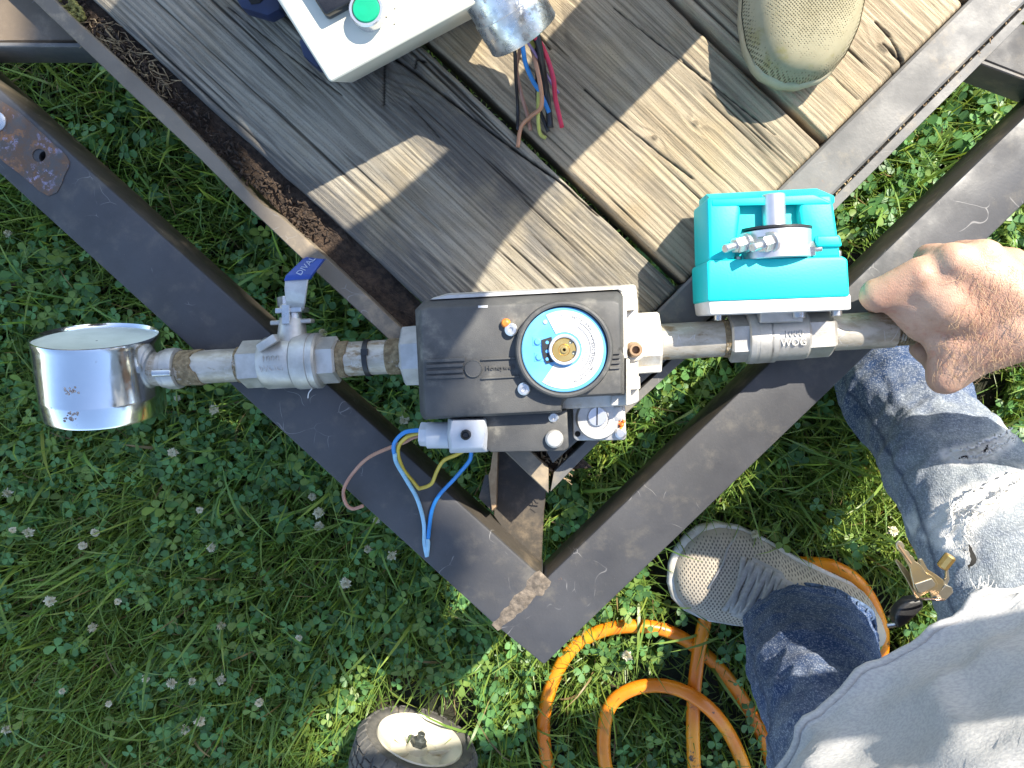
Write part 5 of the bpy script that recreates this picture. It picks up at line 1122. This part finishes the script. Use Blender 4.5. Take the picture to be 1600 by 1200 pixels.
frays(rleg, T1, 70, .0018, .002, .006); frays(rleg, T2, 80, .002, .002, .007); frays(rleg, [J(1424, 768, .28), J(1445, 766, .28)], 16, .0012, .008, .016); frays(rleg, [J(1440, 868, .31), J(1462, 872, .32)], 26, .002, .008, .018)
def slit(pl, wd):
    bm = bmesh.new(); dgv = mesh_co(rleg.data); prev = None; L_, R_ = [], []
    for i in range(13):
        t = i/12*(len(pl)-1); j = min(int(t), len(pl)-2); p = pl[j].lerp(pl[j+1], t-j); d_ = (pl[j+1]-pl[j]); n_ = Vector((-d_.y, d_.x, 0)).normalized()*wd*math.sin(math.pi*i/12)*(.7+.5*random.random())
        z = dgv[np.where(np.hypot(dgv[:, 0]-p.x, dgv[:, 1]-p.y) < .007)[0], 2]
        z = (z.max() if len(z) else p.z)+.0012; L_.append(bm.verts.new((p.x+n_.x, p.y+n_.y, z))); R_.append(bm.verts.new((p.x-n_.x, p.y-n_.y, z)))
    for i in range(12): bm.faces.new([L_[i], L_[i+1], R_[i+1], R_[i]])
    link('rip_opening', bm, M['dark'], rleg, 180)
slit([J(1508, 700, .30), J(1520, 697, .30), J(1532, 691, .30)], .0026); slit([J(1478, 711, .30), J(1492, 706, .30)], .0014); slit([J(1452, 858, .33), J(1462, 842, .33), J(1470, 826, .34)], .0022)
# t-shirt
def shirt_folds(U, A_, V):
    w_ = fbm(U*3+np.sin(A_)*.8, np.cos(A_)*1.6+U*1.5, 41); r_ = 1-np.abs(2*fbm(U*2.2+A_*.25, A_*1.3+U*2.0, 47)-1)
    w3 = 1-np.abs(2*fbm(U*6+A_*.9, A_*2.2-U*3, 53)-1)
    return .030*(w_-.5)*(1-U*.5)+.030*(r_**3-.25)*(1-.4*U)+.010*(w3**4-.2)
sp_ = [Vector((.352, -.372, .545)), Vector((.352, -.374, .60)), Vector((.356, -.386, .70)), Vector((.39, -.40, .80)), Vector((.46, -.40, .93)), Vector((.47, -.385, 1.03)), Vector((.47, -.37, 1.09))]
V, q, G = loft_mesh(sp_, [(.203, .193), (.202, .194), (.192, .186), (.17, .165), (.16, .14), (.13, .10), (.07, .07)], 160, 16, shirt_folds)
tee = link('t_shirt', np_mesh('t_shirt', V, q), M['tee'], man, 180)
bm = bmesh.new(); tube(bm, [Vector(G[0][i % 160]) for i in range(161)], .0028, 8); link('shirt_hem', bm, M['tee'], tee, 180)
for a_, b_, r0, r1 in ((Sh, El, .085, .075), (ShL, ElL, .07, .062)):
    V, q, G = loft_mesh([a_+(a_-b_)*.15, a_, a_.lerp(b_, .3), a_.lerp(b_, .58)], [(.05, .05), (r0, r0), (r0*.95, r0*.95), (r1, r1)], 48, 8, lambda U, A_, V: .006*(fbm(U*5, np.cos(A_)*2+3, 6)-.5))
    link('sleeve', np_mesh('sleeve', V, q), M['tee'], tee, 180)
# grey sneakers
def sneaker(heel, toe):
    V, q, sb, G = shoe_meshes(heel, toe, .124, HP, WP, lean=.5)
    so = link('sneaker', np_mesh('sneaker', V, q), M['shoe_knit'], man, 180); link('sole', sb, M['sole'], so, 60)
    laces(so, G, .54, .70, 5, M['lace'], .34)
    bm = bmesh.new()   # tongue and eyelet overlay
    r_ = []
    for i in range(18, 31):
        r_.append([bm.verts.new(Vector(G[i][k])+Vector((0, 0, .0012))) for k in range(12, 29, 2)])
    for x_, y_ in zip(r_, r_[1:]):
        for k in range(len(x_)-1): bm.faces.new([x_[k], x_[k+1], y_[k+1], y_[k]])
    link('tongue', bm, M['toe_cap'], so, 180)
    bm = bmesh.new(); tube(bm, [Vector(G[i][k])+Vector((0, 0, .0008)) for i, k in ((33, 2), (34, 7), (35, 12), (35, 17), (36, 22))], .0016, 6); link('welt_seam', bm, M['toe_cap'], so, 180)
    return so
sneaker(P(1345, 968, .018), P(1052, 866, .018)); sneaker(P(1362, 600, .01), P(1508, 405, .01))
# keys hanging below the shirt hem
kz = .50
keys = thing('key_ring', 'bunch of worn brass keys hanging from the jeans below the shirt hem', 'keys', P(1450, 930, kz))
def key(outline, z, mat, hole=None, th=.0022, tiltv=(0, 0)):
    bm = bmesh.new(); c_ = outline[0]; top_ = [P(x, y, z+tiltv[0]*(x-c_[0])+tiltv[1]*(y-c_[1])) for x, y in outline]; prism2(bm, top_, [p-Vector((0, 0, th)) for p in top_]); bev(bm, .0004, 1); o = link('key', bm, M[mat], keys, 30); return o
blade = [(1400, 850), (1404, 845), (1410, 847), (1414, 853), (1413, 858), (1420, 862), (1423, 868), (1427, 870), (1430, 877), (1435, 880), (1440, 884), (1447, 894)]
k1 = key(blade+[(1460, 902), (1466, 912), (1466, 918), (1440, 932), (1436, 934), (1428, 918), (1427, 912), (1424, 900), (1422, 888), (1410, 866), (1402, 858)], kz+.008, 'key')
bm = bmesh.new(); prism(bm, [(1430, 913), (1456, 904), (1462, 912), (1461, 916), (1440, 927), (1435, 926)], kz+.0088, kz+.007); bev(bm, .0003, 1); link('bow_inlay', bm, M['key_silver'], k1)
bm = bmesh.new(); strip(bm, 1404, 852, 1424, 880, 2.2, kz+.008, .0006); link('blade_groove', bm, M['copper_nipple'], k1)
key([(1399, 876), (1402, 874), (1412, 884), (1420, 893), (1427, 906), (1436, 934), (1432, 936), (1418, 908), (1408, 892)], kz+.001, 'key')
key([(1436, 874), (1441, 873), (1450, 890), (1460, 896), (1474, 906), (1476, 912), (1466, 930), (1456, 934), (1444, 900)], kz+.003, 'key')
key([(1478, 914), (1488, 918), (1490, 926), (1478, 938), (1466, 938), (1462, 932)], kz+.002, 'key_silver')
key([(1482, 890), (1484, 906), (1478, 920), (1472, 914), (1478, 902), (1478, 890)], kz-.002, 'key_silver')
bm = bmesh.new(); cyl(bm, P(1471, 887, kz+.004), P(1486, 868, kz+.006), R(9, kz), n=8, ch=.0008); link('brass_fitting', bm, M['brass'], keys)
bm = bmesh.new(); rc_ = P(1452, 936, kz+.004); tube(bm, [rc_+Vector((.008*math.cos(a_), .003*math.sin(a_), .010*math.sin(a_))) for a_ in np.linspace(0, 2*math.pi, 33)], .0007, 6); tube(bm, [rc_+Vector((.008*math.cos(a_)+.0014, .003*math.sin(a_), .010*math.sin(a_))) for a_ in np.linspace(0, 2*math.pi, 33)], .0007, 6); link('ring', bm, M['keyring'], keys, 180)
bm = bmesh.new(); prism(bm, [(1398, 968), (1404, 952), (1420, 938), (1442, 935), (1446, 950), (1420, 975), (1404, 985)], kz-.008, kz-.020); bev(bm, .003, 3); link('key_fob', bm, M['black'], keys, 50)
bm = bmesh.new(); cyl(bm, P(1400, 976, kz-.012), P(1386, 978, kz-.014), R(4, kz), n=12, ch=.0005); link('fob_clip', bm, M['steel'], keys)

# ------------------------------------------------------------------ second person standing on the planks (one shoe in the picture)
guy = thing('person', 'person standing on the planks, only one khaki mesh shoe inside the picture', 'person', (.1, .55, ZD))
g = bmesh.new(); gc = lambda a_, b_, ra, rb: capsule(g, Vector(a_), Vector(b_), ra, rb, 16)
an1, kn1, hp1 = (.226, .440, .42), (.210, .450, .80), (.205, .455, 1.22); an2, kn2, hp2 = (-.05, .66, .42), (-.055, .645, .80), (.00, .60, 1.22)
for an, kn, hp in ((an1, kn1, hp1), (an2, kn2, hp2)): gc(an, kn, .036, .044); gc(kn, hp, .044, .085); gc(an, (an[0], an[1]-.02, .36), .04, .035); gc((an[0], an[1], .365), (an[0], an[1]-.15, .36), .034, .026)
gc((.105, .53, 1.24), (.105, .54, 1.48), .15, .145); gc((.105, .54, 1.48), (.105, .55, 1.66), .15, .15); gc((.105, .55, 1.7), (.105, .54, 1.84), .065, .058); gc((.105, .53, 1.92), (.105, .52, 2.0), .085, .092)
for s_ in (-1, 1): sh_ = (.105+.19*s_, .555-.05*s_, 1.72); gc((.105, .55, 1.7), sh_, .08, .062); gc(sh_, (.105+.25*s_, .60-.05*s_, 1.42), .055, .045); gc((.105+.25*s_, .60-.05*s_, 1.42), (.105+.14*s_, .80-.05*s_, 1.34), .043, .032); gc((.105+.14*s_, .80-.05*s_, 1.34), (.105+.10*s_, .87, 1.33), .034, .026)
gbody = link('body', remesh(g, .011, 6), M['skin'], guy, 180)
for an, kn, hp in ((an1, kn1, hp1), (an2, kn2, hp2)):
    V, q, G = loft_mesh([Vector((an[0], an[1], an[2]-.015)), Vector(an).lerp(Vector(kn), .4), Vector(kn), Vector(kn).lerp(Vector(hp), .5), Vector(hp)+Vector((.03*(1 if an == an2 else -1), 0, .06))], [(.050, .052), (.049, .050), (.049, .050), (.092, .092), (.105, .11)], 48, 10, folds(3, .003, 6, 1.2))
    link('trousers_leg', np_mesh('trousers_leg', V, q), M['trousers'], guy, 180)
V, q, G = loft_mesh([Vector((.105, .53, 1.16)), Vector((.105, .535, 1.35)), Vector((.105, .54, 1.55)), Vector((.105, .55, 1.70)), Vector((.105, .55, 1.77))], [(.20, .165), (.19, .16), (.20, .16), (.19, .12), (.08, .08)], 64, 10, shirt_folds)
link('shirt', np_mesh('shirt', V, q), M['tee2'], guy, 180)
g2 = bmesh.new(); capsule(g2, Vector((.105, .545, 1.97)), Vector((.105, .535, 2.03)), .092, .094, 18); link('head_hair', g2, M['hair2'], gbody, 180)
HK = [(0, .08), (.1, .095), (.3, .105), (.45, .098), (.6, .083), (.75, .068), (.88, .058), (.95, .050), (.985, .042), (1, .03)]
WK = [(0, .30), (.03, .52), (.10, .68), (.25, .72), (.45, .82), (.62, .96), (.72, 1.0), (.82, .96), (.90, .82), (.96, .60), (.985, .42), (1, .14)]
def khaki(heel, toe, wd=.118):
    V, q, sb, G = shoe_meshes(heel, toe, wd, HK, WK, 1.0); so = link('shoe', np_mesh('shoe', V, q), M['shoe_khaki'], guy, 180); link('sole', sb, M['shoe_edge'], so, 60)
    bm = bmesh.new(); n_ = G.shape[1]; r_ = []
    for i in range(44): r_.append([Vector(G[i][0])+Vector((0, 0, .001)), Vector(G[i][1])+Vector((0, 0, .002)), Vector(G[i][2])+Vector((0, 0, .0025))])
    for sg in (0, 1):
        rows = []
        for i in range(20, 44): rows.append([bm.verts.new(Vector(G[i][k if not sg else n_-1-k])*1.0+(Vector(G[i][k if not sg else n_-1-k])-Vector(G[i][20])).normalized()*.0012) for k in (0, 1, 2)])
        for x_, y_ in zip(rows, rows[1:]):
            for k in range(2): bm.faces.new([x_[k], x_[k+1], y_[k+1], y_[k]])
    link('foxing_band', bm, M['shoe_edge'], so, 60); return so
sh_toe = P(1238, 130, ZD+.03); khaki(Vector((.250, sh_toe.y+.295, ZD+.002)), Vector((sh_toe.x, sh_toe.y, ZD+.002)), .102)
khaki(Vector((-.05, .74, ZD+.002)), Vector((-.08, .45, ZD+.002)), .116)

# ------------------------------------------------------------------ white clover flowers
fl_px = [(488, 776), (497, 802), (270, 707), (312, 797), (575, 858), (540, 911), (612, 868), (588, 813), (129, 853), (78, 939), (145, 981), (97, 1080), (300, 1065), (312, 1127), (290, 1140), (170, 1100), (228, 1060), (268, 1068), (346, 977), (467, 997), (405, 1098),
         (498, 822), (12, 770), (20, 828), (148, 832), (45, 832), (334, 640), (277, 622), (500, 800), (632, 655), (345, 1062), (184, 940), (12, 365), (10, 1140), (330, 855), (535, 915), (505, 520), (1260, 905), (1345, 655), (960, 790), (1180, 835), (980, 1025), (1395, 830)]
def flower_mesh(seed, spread, r0):
    rg = random.Random(seed); bm = bmesh.new(); n_ = 80
    for i in range(n_):
        ph = math.acos(1-2*(i+.5)/n_*.86); a_ = i*2.39996; d_ = Vector((math.sin(ph)*math.cos(a_), math.sin(ph)*math.sin(a_), math.cos(ph))); l = r0*rg.uniform(.75, 1.2)*(1+spread*rg.random()); s_, t_ = frame(d_); wd = r0*.26
        b_ = d_*r0*.25; m_ = d_*l*.8; e_ = d_*l+Vector((0, 0, -.0006)); vs = [bm.verts.new(p) for p in (b_, m_+s_*wd, e_+s_*wd*.4, e_-s_*wd*.4, m_-s_*wd)]; bm.faces.new(vs)
    me = bpy.data.meshes.new('clover_flower'); bm.to_mesh(me); bm.free(); me.materials.append(M['petal']); me.shade_smooth(); return me
fms = [flower_mesh(i, s_, r_) for i, (s_, r_) in enumerate(((.2, .0046), (.6, .0050), (.8, .0042), (.3, .0036)))]
sbm = bmesh.new(); tube(sbm, crom([Vector((0, 0, 0)), Vector((.003, .002, -.02)), Vector((.004, .008, -.04)), Vector((.006, .010, -.062))], 3), .0007, 5); stm = bpy.data.meshes.new('stem'); sbm.to_mesh(stm); sbm.free(); stm.materials.append(M['stem'])
for i, (px, py) in enumerate(fl_px):
    o = bpy.data.objects.new('clover_flower', fms[i % 4]); SC.collection.objects.link(o); o.location = P(px, py, random.uniform(.048, .062)); o.rotation_euler = (random.gauss(0, .4), random.gauss(0, .4), random.uniform(0, 6.3))
    tag(o, 'small white clover flower head standing in the grass', 'flower', 'white clover flowers in the grass')
    s_ = bpy.data.objects.new('flower_stem', stm); SC.collection.objects.link(s_); s_.parent = o

# ------------------------------------------------------------------ greenery added out of view, crown shaped to shade the left lawn
added_shade_tree = thing('tree', 'leafy tree standing beyond the trailer and shading the grass on the left', 'tree', (.85, 3.0, 0))
bm = bmesh.new(); cr_c = Vector((1.15, 1.55, 2.75))
tube(bm, crom([Vector((.85, 3.0, -.05)), Vector((.88, 2.98, .9)), Vector((.93, 2.85, 1.8)), Vector((1.02, 2.45, 2.5)), Vector((1.1, 2.0, 2.75))], 8), [.11-.085*i/32 for i in range(33)], 14)
for e_ in ((.9, 1.2, 2.6), (1.5, 1.4, 3.0), (.6, 1.6, 2.9), (1.35, 1.9, 3.4), (.2, 1.9, 2.8), (1.2, 1.0, 2.6)):
    tube(bm, crom([Vector((1.02, 2.45, 2.5)), Vector((1.02, 2.45, 2.5)).lerp(Vector(e_), .5)+Vector((0, 0, .12)), Vector(e_)], 5), [.035-.003*i for i in range(11)], 8)
link('trunk', bm, M['bark'], added_shade_tree, 180)
def inpoly(x, y, pl):
    c = np.zeros(len(x), bool)
    for (x1, y1), (x2, y2) in zip(pl, pl[1:]+pl[:1]):
        c ^= ((y1 > y) != (y2 > y)) & (x < (x2-x1)*(y-y1)/(y2-y1+1e-12)+x1)
    return c
crown_shade_poly = [(-900, 200), (-250, 300), (-20, 452), (33, 499), (267, 705), (458, 850), (582, 985), (532, 1045), (430, 1150), (410, 1300), (-100, 1700), (-900, 1500)]  # ground outline that the added crown's shadow has to fill
gx, gy = rng.uniform(-900, 560, 16000), rng.uniform(-100, 1700, 16000); ok = inpoly(gx, gy, crown_shade_poly)
for hxp, hyp, hr_ in ((62, 985, 48), (85, 1050, 42), (30, 1105, 40), (495, 1165, 46), (395, 1180, 26), (330, 1120, 18), (20, 690, 25)): ok &= np.hypot(gx-hxp, gy-hyp) > hr_  # gaps left in the crown for sun patches
gx, gy = gx[ok], gy[ok]; n = len(gx); sc0 = F/CAM_H
g0 = np.array([list(P(a_, b_, .03)) for a_, b_ in zip(gx, gy)]); hh = rng.uniform(2.25, 3.35, n); c3 = g0.copy(); c3[:, 0] += .655*hh/math.tan(EL); c3[:, 1] += .755*hh/math.tan(EL); c3[:, 2] += hh
th = rng.uniform(0, 2*np.pi, n); ph = rng.normal(0, .6, n); s1 = np.stack([np.cos(th), np.sin(th), .4*np.sin(ph)], 1); s2 = np.stack([-np.sin(th)*np.cos(ph), np.cos(th)*np.cos(ph), np.sin(ph)], 1)
ls = rng.uniform(.016, .032, n)[:, None]; V = np.stack([c3-s1*ls*1.3, c3-s2*ls*.75+s1*ls*.1, c3+s1*ls*1.5, c3+s2*ls*.75+s1*ls*.1], 1).reshape(-1, 3)
colr = np.repeat(np.array([.05, .10, .025])*(.7+.7*rng.random((n, 1))), 4, 0)
link('crown', np_mesh('crown', V, np.arange(n*4).reshape(n, 4), {'Col': colr}), M['treeleaf'], added_shade_tree, None)
